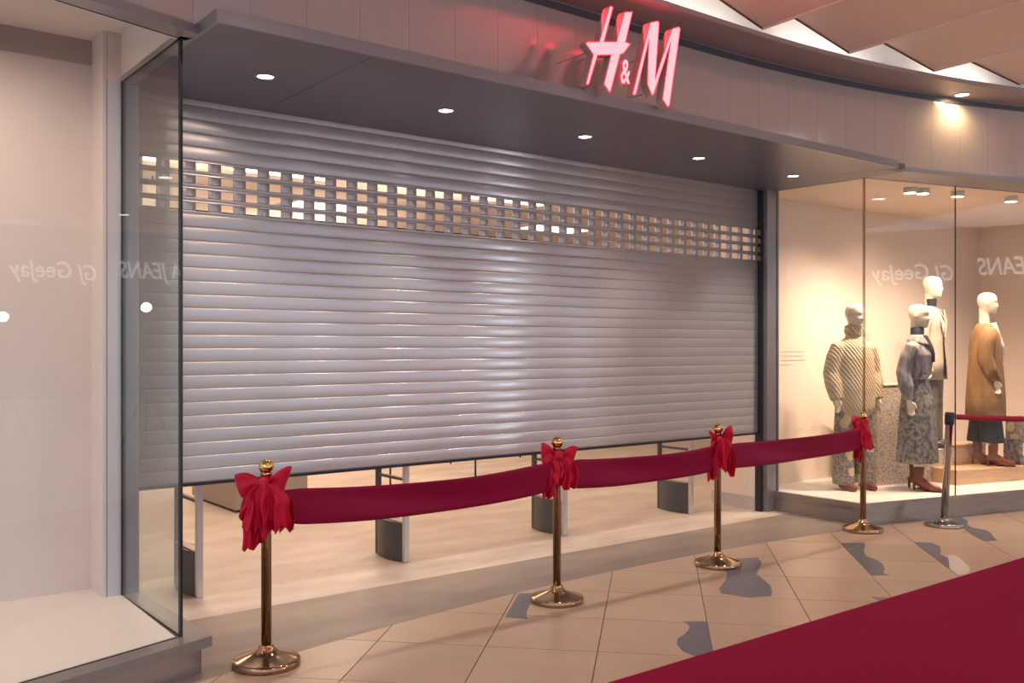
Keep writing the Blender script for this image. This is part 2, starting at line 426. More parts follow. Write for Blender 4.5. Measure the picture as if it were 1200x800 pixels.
struct('trim_2', box(7.52, 7.70, 5.66, 5.80, 0.0, 3.1), M['jamb'], label='grey metal jamb right of the shutter')
struct('trim_3', box(1.475, 1.55, 5.612, 5.62, 0.18, 3.1), M['jamb_lit'])  # pale bluish face puts the cool light on the jamb into colour

# ---- portal: soffit panels, front strip
sof = struct('ceiling_portal', box(1.62, 7.60, 4.30, 5.74, SOFF + 0.012, SOFF + 0.05), M['seam'], label='dark grey soffit over the shop entrance')
xs = [1.62, 2.445, 4.925, 7.35, 7.60]
for a, b in zip(xs, xs[1:]):
    if b < 7.5: bm_ = box(a + 0.002, b - 0.002, 4.302, 5.74, SOFF, SOFF + 0.012)
    else: bm_ = prism([(a + 0.002, 4.302), (7.455, 4.302), (7.455, 4.41), (7.68, 4.36), (7.68, 4.70), (7.658, 4.72), (7.658, 5.74), (a + 0.002, 5.74)], SOFF, SOFF + 0.012)
    obj('soffit_panel', bm_, M['soffit'], sof)
struct('trim_4', box(1.62, 7.455, 4.285, 4.30, SOFF - 0.002, SOFF + 0.062), M['trim'], label='grey metal strip along the portal edge')
struct('trim_5', box(1.605, 1.62, 4.285, 4.60, SOFF - 0.002, SOFF + 0.062), M['trim'])
struct('trim_18', box(7.455, 7.47, 4.285, 4.60, SOFF - 0.002, SOFF + 0.062), M['trim'])
struct('trim_6', box(1.62, 7.455, 4.30, 4.60, SOFF + 0.05, SOFF + 0.062), M['trim'])

# ---- fascia path
def fascia_path():
    pts = []
    p = Vector((1.6, 4.585)); d = Vector((math.cos(LA), math.sin(LA)))
    for k in range(14, 0, -1): pts.append(p - d * 0.32 * k)
    pts += [Vector((1.6, 4.585)), Vector((1.9, 4.60))]
    x = 1.9 + 0.31
    while x < 5.3: pts.append(Vector((x, 4.60))); x += 0.315
    a = 0.0
    while a < R(34):
        pts.append(Vector((5.3 + 11.5 * math.sin(a), 4.6 - 11.5 * (1 - math.cos(a))))); a += 0.34 / 11.5
    return pts
FP = fascia_path()
def normals(path):
    out = []
    for i in range(len(path)):
        t = (path[min(i + 1, len(path) - 1)] - path[max(i - 1, 0)]).normalized()
        out.append(Vector((t.y, -t.x)))      # toward the walkway
    return out
FN = normals(FP)
def sweep(path, nrm, o0, o1, z0, z1):
    bm = bmesh.new(); ring = []
    for p, n in zip(path, nrm):
        a = p + n * o0; b = p + n * o1
        ring.append([bm.verts.new((a.x, a.y, z0)), bm.verts.new((b.x, b.y, z0)), bm.verts.new((b.x, b.y, z1)), bm.verts.new((a.x, a.y, z1))])
    for r0, r1 in zip(ring, ring[1:]):
        for i in range(4): bm.faces.new((r0[i], r0[(i + 1) % 4], r1[(i + 1) % 4], r1[i]))
    bm.faces.new(ring[0][::-1]); bm.faces.new(ring[-1])
    bmesh.ops.recalc_face_normals(bm, faces=bm.faces)
    return bm
FZ0, FZ1 = SOFF + 0.045, 3.75
fascia = struct('wall_fascia', sweep(FP, FN, -0.10, -0.02, FZ0, 3.84), M['seam'], label='curved grey panelled fascia above the shop front')
for i in range(len(FP) - 1):
    a, b, na, nb = FP[i], FP[i + 1], FN[i], FN[i + 1]
    t = (b - a).normalized(); q = 0.0009
    a2, b2 = a + t * q, b - t * q
    poly = [tuple(a2), tuple(b2), tuple(b2 - nb * 0.02), tuple(a2 - na * 0.02)]
    obj('fascia_panel', prism(poly, FZ0, FZ1), M['fascia'], fascia)
struct('trim_7', sweep(FP, FN, -0.02, 0.012, 3.75, 3.80), M['cornice_gap_shade'], label='dark band under the cornice, recess shade put into its colour')  # solid strip, the recess shade is put into its dark colour
struct('trim_8', sweep(FP, FN, 0.012, 0.02, 3.792, 3.80), M['trim'])
struct('trim_9', sweep(FP, FN, -0.10, 0.38, 3.80, 3.835), M['cornice'], label='curved cornice soffit above the fascia')
struct('wall_cove', sweep(FP, FN, -0.16, -0.10, 3.835, 4.7), M['cove_white'], label='lit white wall above the cornice')
# right hand fascia underside, left and right window headers
i0 = min(range(len(FP)), key=lambda i: abs(FP[i].x - 7.3))
struct('trim_10', sweep(FP[i0:], FN[i0:], -0.45, 0.0, SOFF + 0.004, FZ0), M['trim'])
i1 = min(range(len(FP)), key=lambda i: abs(FP[i].x - 1.62))
bm = bmesh.new(); add_box(bm, -4.2, 0.035, -0.12, 0.014, SOFF, FZ0, frame_mtx(LC, LA))
struct('trim_11', bm, M['trim'], label='grey header strip over the left window')

# ---- sawtooth ceiling
def edge_y(x):
    best = min(range(len(FP) - 1), key=lambda i: abs((FP[i].x + FP[i + 1].x) / 2 - x))
    a = FP[best] + FN[best] * 0.38; b = FP[best + 1] + FN[best + 1] * 0.38
    if abs(b.x - a.x) < 1e-6: return a.y
    return a.y + (b.y - a.y) * (x - a.x) / (b.x - a.x)
sd = Vector((0.066, 0.998))
ceil = bpy.data.objects.new('ceiling', None); COL.objects.link(ceil); ceil['kind'] = 'structure'; ceil['label'] = 'folded saw-tooth ceiling panels of the mall'
ZL, ZH = 3.86, 4.08
for k in range(-5, 9):
    x0, x1 = 4.55 + 0.98 * k, 4.55 + 0.98 * (k + 1)
    y0, y1 = edge_y(max(x0, -2.4)) , edge_y(max(x1, -2.4))
    L = 10.5
    A0 = Vector((x0, y0)); B0 = Vector((x1, y1)); A1 = A0 - sd * (L - 4.2 + y0); B1 = B0 - sd * (L - 4.2 + y1)
    bm = bmesh.new(); v = []
    for dz in (0, 0.022):
        v.append([bm.verts.new((A0.x, A0.y, ZH + dz)), bm.verts.new((B0.x, B0.y, ZL + dz)), bm.verts.new((B1.x, B1.y, ZL + dz)), bm.verts.new((A1.x, A1.y, ZH + dz))])
    bm.faces.new(v[0]); bm.faces.new(v[1][::-1])
    for i in range(4):
        f = bm.faces.new((v[0][i], v[1][i], v[1][(i + 1) % 4], v[0][(i + 1) % 4]))
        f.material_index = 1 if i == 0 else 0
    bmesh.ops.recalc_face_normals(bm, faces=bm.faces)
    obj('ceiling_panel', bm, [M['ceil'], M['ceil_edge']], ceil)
    bl = bmesh.new(); vl = []
    for dz in (-0.006, 0.0):
        vl.append([bl.verts.new((q.x, q.y, zz + dz)) for q, zz in ((A0, ZH), (B0, ZL), (B0 - sd * 0.015, ZL), (A0 - sd * 0.015, ZH))])
    bl.faces.new(vl[0]); bl.faces.new(vl[1][::-1])
    for i in range(4): bl.faces.new((vl[0][i], vl[1][i], vl[1][(i + 1) % 4], vl[0][(i + 1) % 4]))
    bmesh.ops.recalc_face_normals(bl, faces=bl.faces); obj('panel_end_shade', bl, M['ceil_edge'], ceil)  # dark strip draws the shadow gap at the panel end
    poly = [tuple(B0), tuple(B1), tuple(B1 + Vector((0.015, 0))), tuple(B0 + Vector((0.015, 0)))]
    obj('ceiling_riser', prism(poly, ZL - 0.012, ZH), M['ceil'], ceil)
struct('ceiling_cove', box(-3, 14, 0.5, 5.8, 4.7, 4.75), M['cove_white'])
# cove tubes on top of the cornice
for x, y, ln in [(6.9, 4.50, 1.2), (8.5, 4.16, 1.0), (5.2, 4.62, 1.2)]:
    t = thing('cove_lamp', 'slim white cove lamp on the cornice ' + ('above the right end of the shutter' if x == 6.9 else 'above the right window' if x > 8 else 'beside the red sign'), 'lamp', (x, y, 3.835), 0, 'cove lamps on the cornice')
    obj('lamp_tray', box(-ln / 2, ln / 2, -0.04, 0.04, 0, 0.02), M['lamp_body'], t)
    area('cove_light', (x, y, 3.865), (PI, 0, 0), ln, 0.06, 6.5, NEUT)

# ---- left shop window
ml = frame_mtx(LC, LA)
def pane(name, L, z0, z1, mtx, label, t=0.012, n_start=0.0):
    bm = bmesh.new(); fs = add_box(bm, n_start, n_start + L, 0, t, z0, z1, mtx)
    for f in fs: f.material_index = 1
    fs[2].material_index = 0; fs[3].material_index = 0
    bmesh.ops.recalc_face_normals(bm, faces=bm.faces)
    o = obj(name, bm, [M['glass'], M['glass_edge']]); o['kind'] = 'structure'; o['label'] = label
    return o
pane('window_1', -4.0, 0.18, SOFF, ml, 'large clear front pane of the left shop window')
pane('window_2', 0.99, 0.18, SOFF, frame_mtx((1.562, 4.645), R(90)), 'narrow clear side pane of the left shop window')
def plan_l(s, n):
    v = ml @ Vector((s, n, 0)); return (v.x, v.y)
struct('trim_12', prism([plan_l(0.10, -0.11), plan_l(-4.1, -0.11), plan_l(-4.1, 0.02), plan_l(0.0, 0.02), (1.555, 5.62), (1.655, 5.62)], 0.13, 0.18), M['slab'], label='grey metal sill slab under the left window')
struct('trim_13', prism([plan_l(0.065, -0.075), plan_l(-4.1, -0.075), plan_l(-4.1, 0.3), (1.2, 5.62), (1.62, 5.62)], 0.0, 0.13), M['kick'], label='brushed steel kick plate under the left window')
struct('floor_display_left', prism([plan_l(-0.015, 0.02), plan_l(-4.1, 0.02), (-2.5, 5.86), (1.47, 5.86), (1.47, 5.61), (1.55, 5.61)], 0.14, 0.182), M['platform_white'], label='white display floor in the left window')
struct('ceiling_display_left', prism([plan_l(0.0, 0.02), plan_l(-4.1, 0.02), (-2.5, 5.86), (1.555, 5.86)], 3.375, 3.42), M['white_wall'])
struct('wall_display_header', prism([plan_l(0.0, 0.014), plan_l(-4.1, 0.014), plan_l(-4.1, 0.03), plan_l(0.0, 0.03)], 3.10, 3.40), M['white_wall'])
struct('trim_14', box(-2.5, 1.47, 5.845, 5.86, 3.235, 3.375), M['cornice'])  # darker strip puts the shade of a recess slot into colour
struct('wall_display_side', box(1.548, 1.562, 4.66, 5.62, 3.10, 3.40), M['white_wall'])
struct('wall_display_stub', box(1.45, 1.472, 5.62, 5.86, 0.18, 3.38), M['white_wall'])
struct('trim_15', box(1.545, 1.62, 4.60, 5.74, SOFF, SOFF + 0.03), M['trim'])
struct('trim_19', box(1.553, 1.566, 4.630, 4.643, 0.18, SOFF), M['glass_edge'], label='dark silicone joint at the left window corner')
struct('trim_20', box(1.546, 1.566, 5.596, 5.612, 0.18, SOFF), M['glass_edge'])
struct('wall_display_cap', box(1.473, 1.56, 5.615, 5.86, 3.10, 3.42), M['white_wall'])

# ---- right shop window
mr = frame_mtx(RC, RA)
def plan_r(s, n):
    v = mr @ Vector((s, n, 0)); return (v.x, v.y)
for k in range(3):
    pane('window_%d' % (3 + k), 1.117, 0.19, SOFF, mr, ['clear corner pane of the right shop window', 'clear second pane of the right shop window', 'clear outer pane of the right shop window'][k], n_start=0.004 + 1.121 * k)
pane('window_6', 0.92, 0.19, SOFF, frame_mtx((7.672, 4.735), R(90)), 'clear side pane of the right shop window')
struct('trim_16', prism([plan_r(-0.025, -0.04), plan_r(4.2, -0.04), plan_r(4.2, 0.03), plan_r(0.02, 0.03), (7.69, 5.66), (7.635, 5.66)], 0.145, 0.19), M['plinth_brown'])
struct('trim_17', prism([plan_r(-0.01, -0.02), plan_r(4.2, -0.02), plan_r(4.2, 0.3), (8.0, 5.66), (7.65, 5.66)], 0.0, 0.145), M['plinth_brown'], label='brown-grey metal plinth under the right window')
struct('floor_display_right', prism([plan_r(0.0, 0.0), plan_r(4.2, 0.0), (12.4, 5.90), (7.70, 5.90), (7.70, 5.66), (7.665, 5.66)], 0.15, 0.192), M['platform_white'], label='white display floor in the right window')
struct('ceiling_display_right', prism([plan_r(0.03, 0.03), plan_r(4.2, 0.03), (12.4, 5.90), (7.66, 5.90)], 3.10, 3.14), M['peach_wall'], label='display ceiling of the right window')
struct('wall_display_right', box(12.2, 12.4, 3.6, 5.9, 0.19, 3.1), M['peach_wall'])
# small printed lines on the back wall
pr = thing('wall_print', 'small block of faint grey lettering printed on the back wall of the right window', 'lettering', (8.05, 5.897, 1.42))
for k in range(4):
    obj('print_line', box(0.0, [0.42, 0.38, 0.42, 0.2][k], -0.001, 0.002, 0.12 - 0.045 * k, 0.128 - 0.045 * k), M['print'], pr)

# ---- roller shutter
PITCH = 0.0823; XL, XR = 1.655, 7.515
sh = thing('roller_shutter', 'wide silver slatted roller shutter with four rows of square holes, half closed over the entrance', 'shutter', (4.6, SHY, 0))
def prof(u):                                  # bulge of one slat toward the walkway
    return -0.0040 * (1 - (2 * u - 1) ** 2) - 0.001
def slat_piece(bm, x0, x1, u0, u1, n):
    us = [u0 + (u1 - u0) * i / n for i in range(n + 1)]
    fr = [(prof(u), (u - 0.5) * PITCH * 0.993) for u in us]
    loop = fr + [(0.006, fr[-1][1]), (0.006, fr[0][1])]
    a = [bm.verts.new((x0, y, z)) for y, z in loop]; b = [bm.verts.new((x1, y, z)) for y, z in loop]
    m_ = len(loop)
    for i in range(m_):
        f = bm.faces.new((a[i], a[(i + 1) % m_], b[(i + 1) % m_], b[i]))
        if i < n: f.smooth = True
    bm.faces.new(a[::-1]); bm.faces.new(b)
bm = bmesh.new(); slat_piece(bm, XL - 4.6, XR - 4.6, 0, 1, 10)
bmesh.ops.recalc_face_normals(bm, faces=bm.faces)
plain = bpy.data.meshes.new('slat'); bm.to_mesh(plain); bm.free(); plain.materials.append(M['shutter'])
HOLE_X = [1.746 + 0.1585 * k for k in range(37)]
bm = bmesh.new(); HU0, HU1 = 0.20, 0.80
slat_piece(bm, XL - 4.6, XR - 4.6, 0, HU0, 3); slat_piece(bm, XL - 4.6, XR - 4.6, HU1, 1, 3)
ed = [XL] + [v for h in HOLE_X for v in (h - 0.040, h + 0.040)] + [XR]
for a, b in zip(ed[0::2], ed[1::2]):
    if b > a: slat_piece(bm, a - 4.6, b - 4.6, HU0, HU1, 6)
bmesh.ops.recalc_face_normals(bm, faces=bm.faces)
perf = bpy.data.meshes.new('perforated_slat'); bm.to_mesh(perf); bm.free(); perf.materials.append(M['shutter'])
z = GAP + 0.012 + PITCH / 2; zs = []
base = 2.696 - 24 * PITCH                     # rows fall on 2.696, 2.614, 2.531, 2.449
for k in range(31):
    zc = base + k * PITCH
    if zc - PITCH / 2 < GAP - 0.01 or zc > 3.16: continue
    o = bpy.data.objects.new('perforated_slat' if 21 <= k <= 24 else 'slat', perf if 21 <= k <= 24 else plain)
    COL.objects.link(o); o.parent = sh; o.location = (0, 0, zc); zs.append(zc)
bot = min(zs) - PITCH / 2
obj('bottom_bar', box(XL - 4.6, XR - 4.6, -0.016, 0.014, bot - 0.016, bot), M['rail_dark'], sh)
obj('guide_rail', box(XL - 4.6 - 0.005, XL - 4.6 + 0.012, -0.03, 0.03, 0.0, SOFF), M['jamb'], sh)
obj('guide_rail', box(XR - 4.6 - 0.03, XR - 4.6 + 0.004, -0.035, 0.03, 0.0, SOFF), M['rail_dark'], sh)

# ---- portal downlights
for i, x in enumerate([2.15, 3.37, 4.58, 5.82, 7.09]):
    t = thing('recessed_downlight', ['round recessed downlight in the dark soffit nearest the left window', 'round recessed downlight second from the left window in the dark soffit', 'middle round recessed downlight in the dark soffit, below the red sign', 'round recessed downlight second from the right window in the dark soffit', 'round recessed downlight in the dark soffit nearest the right window'][i], 'downlight', (x, 5.0 + 0.015 * i, SOFF), 0, 'downlights in the portal soffit')
    obj('lamp_ring', lathe([(0.048, 0.0), (0.054, -0.003), (0.050, -0.005), (0.043, 0.0)], 28, cap=False), M['lamp_body'], t)
    obj('lamp_face', lathe([(0.0005, -0.001), (0.044, -0.001), (0.044, 0.0)], 28), M['lamp_face'], t)
    spot('downlight_beam', (x, 5.0 + 0.015 * i, SOFF - 0.02), (x, 5.0, 0), 42, (1.0, 0.92, 0.88), 92, 0.55, 0.045)

# ---- warm cornice spot
t = thing('cornice_spotlight', 'warm recessed spotlight in the cornice at the right, glowing on the fascia', 'downlight', (8.20, 4.11, 3.80))
obj('lamp_ring', lathe([(0.058, 0.0), (0.068, -0.004), (0.062, -0.007), (0.052, 0.0)], 28, cap=False), M['lamp_body'], t)
obj('lamp_face', lathe([(0.0005, -0.002), (0.054, -0.002), (0.054, 0.0)], 28), M['lamp_face_warm'], t)
spot('cornice_beam', (8.20, 4.11, 3.775), (8.225, 4.20, 0), 22, (1.0, 0.62, 0.30), 168, 0.9, 0.03)

# ---- atrium ceiling downlights (light the walkway, mirror in the glass)
k = 0
for y in (2.4, -0.6, -3.6):
    for x in (-1.1, 2.3, 5.2, 8.1, 11.0):
        xx = 4.55 + 0.98 * round((x - 4.55) / 0.98) - 0.06 - (4.2 - y) * 0.066
        t = thing('ceiling_downlight', 'round white ceiling downlight under the folded mall ceiling', 'downlight', (xx, y, ZL - 0.045), 0, 'ceiling downlights over the walkway')
        obj('lamp_body', lathe([(0.10, 0.0), (0.10, 0.05), (0.06, 0.06)], 24), M['lamp_body'], t)
        obj('lamp_face', lathe([(0.0005, -0.002), (0.085, -0.002), (0.085, 0.0)], 24), M['lamp_face'], t)
        spot('atrium_beam', (xx, y, ZL - 0.06), (xx, y, 0), 78, (1.0, 0.74, 0.55), 150, 0.6, 0.10)

# ---- illuminated sign letters
YL = 4.20; LDEP = 0.055
HP = [(4.025, 3.676), (4.04, 3.686), (4.06, 3.68), (3.984, 3.457), (4.085, 3.477), (4.153, 3.673), (4.229, 3.693), (4.167, 3.49), (4.213, 3.486), (4.147, 3.41), (4.119, 3.399), (4.034, 3.145), (3.978, 3.195), (4.037, 3.38), (3.929, 3.358), (3.858, 3.172), (3.844, 3.164), (3.831, 3.172), (3.89, 3.356), (3.88, 3.367), (3.825, 3.413), (3.841, 3.426), (3.941, 3.448)]
MP = [(4.223, 3.172), (4.244, 3.166), (4.26, 3.182), (4.368, 3.521), (4.355, 3.259), (4.399, 3.192), (4.418, 3.204), (4.564, 3.537), (4.495, 3.185), (4.547, 3.139), (4.564, 3.156), (4.668, 3.676), (4.648, 3.685), (4.593, 3.662), (4.58, 3.648), (4.435, 3.326), (4.468, 3.673), (4.45, 3.681), (4.389, 3.659), (4.377, 3.646)]
sign = thing('shop_sign', 'glowing pink and red shop sign letters standing off the grey fascia', 'sign', (4.25, YL, 3.1))
def letter(name, poly):
    bm = bmesh.new()
    vs = [bm.verts.new((x - 4.25, 0, z_ - 3.1)) for x, z_ in poly]
    f = bm.faces.new(vs); bm.normal_update()
    if f.normal.y > 0: f.normal_flip()
    ret = bmesh.ops.extrude_face_region(bm, geom=[f])
    nv = [g for g in ret['geom'] if isinstance(g, bmesh.types.BMVert)]
    for v in nv: v.co.y -= LDEP
    # original face stays as back, extruded face is the front
    for v in bm.verts: v.co.y += LDEP
    bmesh.ops.recalc_face_normals(bm, faces=bm.faces)
    front = [g for g in bm.faces if g.normal.y < -0.9 and abs(g.calc_center_median().y) < 1e-4]
    for g in bm.faces: g.material_index = 2
    ins = bmesh.ops.inset_region(bm, faces=front, thickness=0.0055, use_even_offset=True)
    for g in ins['faces']: g.material_index = 1
    for g in front: g.material_index = 0
    return obj(name, bm, [M['letter_face'], M['letter_rim'], M['letter_side']], sign)
letter('sign_letter', HP); letter('sign_letter', MP)
area('sign_glow', (4.25, YL - 0.02, 3.45), (R(-112), 0, 0), 0.8, 0.5, 7, (1.0, 0.06, 0.10))
cu = bpy.data.curves.new('ampersand', 'FONT'); cu.body = '&'; cu.extrude = 0.03; cu.size = 0.2; cu.bevel_depth = 0.0; cu.offset = 0.004
tmp = bpy.data.objects.new('tmp_amp', cu); COL.objects.link(tmp)
dg = bpy.context.evaluated_depsgraph_get(); me = bpy.data.meshes.new_from_object(tmp.evaluated_get(dg))
bpy.data.objects.remove(tmp)
xs_ = [v.co.x for v in me.vertices]; ys_ = [v.co.y for v in me.vertices]; zs_ = [v.co.z for v in me.vertices]
for v in me.vertices:
    a = (v.co.x - min(xs_)) / (max(xs_) - min(xs_)); b = (v.co.y - min(ys_)) / (max(ys_) - min(ys_)); c = (v.co.z - min(zs_)) / (max(zs_) - min(zs_))
    v.co = (4.118 + a * 0.085 + b * 0.012 - 4.25, 0.018 - c * 0.018, 3.222 + a * 0.01 + b * 0.152 - 3.1)
amp = obj('ampersand', me, [M['letter_face'], M['letter_rim']], sign)
for p in me.polygons:
    p.material_index = 0 if p.normal.y < -0.7 else 1
for (x, z_) in [(3.93, 3.40), (4.10, 3.44), (4.17, 3.28), (4.40, 3.45), (4.53, 3.40), (4.46, 3.24)]:
    bmb = bmesh.new(); add_tube(bmb, [(x - 4.25, 0.05, z_ - 3.1), (x - 4.25, 0.385, z_ - 3.1)], 0.004, 8)
    obj('bracket', bmb, M['fascia'], sign)

# ---- brass stanchions, bows and ribbons
def stanchion_mesh():
    post = lathe([(0.0255, 0.05), (0.0255, 0.945), (0.030, 0.947), (0.030, 0.962), (0.018, 0.968), (0.018, 0.975)], 24)
    base = lathe([(0.165, 0.0), (0.168, 0.006), (0.168, 0.024), (0.163, 0.031), (0.150, 0.034), (0.115, 0.046), (0.080, 0.058), (0.055, 0.070), (0.040, 0.086), (0.036, 0.10), (0.0265, 0.104)], 48)
    ball = lathe([(0.038 * math.sin(PI * i / 16) + 0.0003, 0.992 - 0.038 * math.cos(PI * i / 16)) for i in range(17)], 24)
    return post, base, ball
ST = [(1.94, 4.50), (3.86, 4.50), (5.415, 4.515), (7.42, 4.585)]
def mk_stanchion():
    t = thing('brass_stanchion', '', 'stanchion')
    p, b, c = stanchion_mesh()
    for nm, bm_, m_ in (('post', p, M['brass']), ('base', b, M['brass']), ('ball_finial', c, M['gold'])): obj(nm, bm_, m_, t)
    return t
proto = mk_stanchion()
for i, (x, y) in enumerate(ST):
    t = proto if i == 0 else copy_tree(proto)
    t.location = (x, y, 0.0012); t['group'] = 'brass stanchions in front of the shutter'
    t['label'] = ['brass stanchion with ball top nearest the left shop window', 'brass stanchion with ball top in the middle of the shutter, second from the left', 'brass stanchion with ball top third from the left, near the right end of the shutter', 'brass stanchion with ball top at the corner of the right shop window'][i]

def ribbon(a, b, z0, z1, sag, label, tw=0.0):
    ax, ay = a; bx, by = b; ln = math.hypot(bx - ax, by - ay)
    t = Vector((bx - ax, by - ay)) / ln; n = Vector((t.y, -t.x))
    def fn(u, v):
        s = 0.02 + u * (ln - 0.04)
        zc = z0 + (z1 - z0) * u - sag * 4 * u * (1 - u)
        wdt = 0.186 - 0.03 * (1 - min(1, min(u, 1 - u) * 12))
        off = 0.012 * math.sin(u * 9 + v * 1.5) * math.sin(PI * u) + 0.010 * math.sin(v * 5 + u * 4) * math.sin(PI * u) + tw * (v - .5) * math.sin(PI * u)
        p = Vector((ax, ay)) + t * s + n * (0.034 + off)
        return (p.x, p.y, zc + (v - 0.5) * wdt)
    o = obj('ribbon', grid_mesh(fn, 64, 8), M['ribbon']); solidify(o, 0.0015)
    return tag(o, label, 'ribbon', 'red ribbon spans between the stanchions')
ribbon(ST[0], ST[1], 0.795, 0.797, 0.047, 'wide red satin ribbon hanging between the first and second brass stanchions', 0.03)
ribbon(ST[1], ST[2], 0.797, 0.792, 0.028, 'wide red satin ribbon hanging between the second and third brass stanchions', 0.03)
ribbon(ST[2], ST[3], 0.795, 0.812, 0.022, 'wide red satin ribbon hanging between the third brass stanchion and the right window corner', 0.03)

def bow(loc, face, seed, label, wl=1.0, ll=1.0, loops=((-1, 0.135, 0.03, -0.02), (1, 0.115, 0.07, 0.01)), tails=None):
    rnd = random.Random(seed)
    t = thing('ribbon_bow', label, 'bow', (*loc, 0.905), face, 'red bows on the stanchions')
    # local: front is -y, x to the right; loops: (side, reach, rise of the outer tip, tilt)
    for (s, L, up, dip) in loops:
        ph = rnd.uniform(0, 6); L *= wl
        def loop(u, v, s=s, L=L, up=up, dip=dip, ph=ph):
            r = 0.5 * (1 - math.cos(2 * PI * u))          # 0 at the knot, 1 at the outer turn
            vv = (v - 0.5) * 2
            wid = 0.016 + 0.062 * math.sin(min(1.0, r * 1.2) * PI / 2)
            sheet = math.sin(2 * PI * u)                  # front sheet bulges forward, rear sheet back
            top = max(0.0, vv) ** 1.5
            x = s * (0.006 + L * r * (1.0 - 0.20 * (1 - top) * r))
            y = -0.030 - 0.042 * sheet * (0.4 + 0.6 * r) + 0.010 * math.sin(vv * 6 + ph) * r + 0.007 * math.sin(vv * 11 + 2 * ph + r * 4)
            zc = up * r * top * 1.2 - 0.050 * r * (1 - top) + dip * r - 0.01
            return (x + 0.012 * math.sin(vv * 4 + ph) * r, y, zc + vv * wid * (0.85 if vv > 0 else 1.15) - 0.03 * r * r)
        o = obj('bow_loop', grid_mesh(loop, 36, 18), M['bow'], t); solidify(o, 0.002)
    specs = tails or [(-0.062, 0.32, 0.085, -0.040), (0.062, 0.255, 0.115, -0.050), (0.012, 0.22, 0.10, -0.070), (0.10, 0.235, 0.07, -0.026), (-0.035, 0.23, 0.10, -0.058)]
    for q, (dx, ln, wd, y0) in enumerate(specs):
        ph = rnd.uniform(0, 6); ln *= ll * rnd.uniform(0.94, 1.06); dx *= wl; sl = rnd.uniform(-0.05, 0.05)
        def tail(u, v, dx=dx, ln=ln, wd=wd, y0=y0, ph=ph, sl=sl):
            vv = (v - 0.5) * 2
            wx = (0.014 + wd * 0.5 * min(1, u * 3.6) ** 0.8) * wl
            zig = 0.030 * abs(((v * 2.3 + ph) % 1.0) - 0.5) * 2 + sl * vv
            z_ = 0.022 - u * (ln - zig * u)
            x = dx * min(1, u * 2.4) ** 0.7 + vv * wx + 0.006 * math.sin(u * 7 + ph)
            k = min(1, u * 2.2)
            y = y0 - 0.008 - 0.024 * math.sin(vv * 4.6 + ph) * k - 0.014 * math.sin(u * 2.6 + ph) + 0.010 * math.cos(vv * 10 + ph + u * 3) * k
            return (x, y, z_)
        o = obj('bow_tail', grid_mesh(tail, 24, 26), M['bow'], t); solidify(o, 0.0018)
    bmk = bmesh.new(); bmesh.ops.create_uvsphere(bmk, u_segments=20, v_segments=14, radius=1)
    for v in bmk.verts:
        c = v.co.copy(); k_ = 1 + 0.10 * math.sin(c.z * 9 + c.x * 5)
        v.co = (c.x * 0.030 * k_, -0.060 + c.y * 0.026 * k_, 0.012 + c.z * 0.030)
    for f in bmk.faces: f.smooth = True
    obj('knot', bmk, M['bow'], t)
    obj('neck_band', lathe([(0.029, -0.045), (0.033, -0.03), (0.032, 0.0), (0.033, 0.03), (0.029, 0.045)], 20, cap=False), M['bow'], t)
    return t
bow(ST[0], R(-38), 3, 'large red satin bow on the brass stanchion nearest the left window', 1.0, 1.08, ((-1, 0.135, 0.022, 0.0), (1, 0.118, 0.055, 0.000)))
bow(ST[1], R(-30), 11, 'red satin bow on the second brass stanchion, in front of the middle of the shutter', 0.86, 0.90, ((-1, 0.115, 0.045, 0.01), (1, 0.135, 0.030, 0.0)))
bow(ST[2], R(-35), 23, 'red satin bow on the third brass stanchion, near the right end of the shutter', 0.78, 1.0, ((-1, 0.085, 0.040, 0.0), (1, 0.120, 0.075, 0.0)))
bow(ST[3], R(-95), 31, 'red satin bow on the brass stanchion at the right window corner', 0.72, 0.95, ((-1, 0.10, 0.045, 0.0), (1, 0.10, 0.03, 0.0)))

# ---- chrome belt barriers
def belt_post(loc, lean, label):
    t = thing('belt_stanchion', label, 'stanchion', (*loc, 0.0)[:3], 0, 'chrome belt barrier posts')
    obj('base', lathe([(0.160, 0.0), (0.163, 0.005), (0.163, 0.020), (0.155, 0.028), (0.110, 0.036), (0.060, 0.044), (0.040, 0.055), (0.034, 0.07)], 44), M['chrome'], t)
    p = obj('post', lathe([(0.031, 0.04), (0.031, 0.90), (0.033, 0.905)], 24), M['chrome'], t); p.rotation_euler = lean
    bm_ = bmesh.new(); add_lathe(bm_, [(0.034, 0.895), (0.040, 0.91), (0.040, 1.0), (0.034, 1.012)], 20)
    add_box(bm_, -0.058, 0.058, -0.016, 0.016, 0.93, 0.99, None, 0.004)
    h = obj('belt_cassette', bm_, M['black'], t); h.rotation_euler = lean
    return t
bp = (8.19, 4.27); ln_ = (R(1.8), R(2.6), 0)
belt_post(bp, ln_, 'leaning chrome belt barrier post with black head in front of the right window')
bq = (9.72, 2.99)
belt_post((*bq, 0.0065), (0, 0, 0), 'upright chrome belt barrier post at the far end of the red belt')
hd = Vector((bp[0] + 0.044, bp[1] - 0.03))
def beltfn(u, v):
    p = hd + (Vector(bq) - hd) * (0.03 + 0.94 * u)
    return (p.x, p.y, 0.968 + (v - 0.5) * 0.048 - 0.02 * 4 * u * (1 - u))
o = obj('barrier_belt', grid_mesh(beltfn, 24, 2), M['belt']); solidify(o, 0.002)
tag(o, 'narrow red barrier belt stretched from the chrome post toward the right', 'belt')

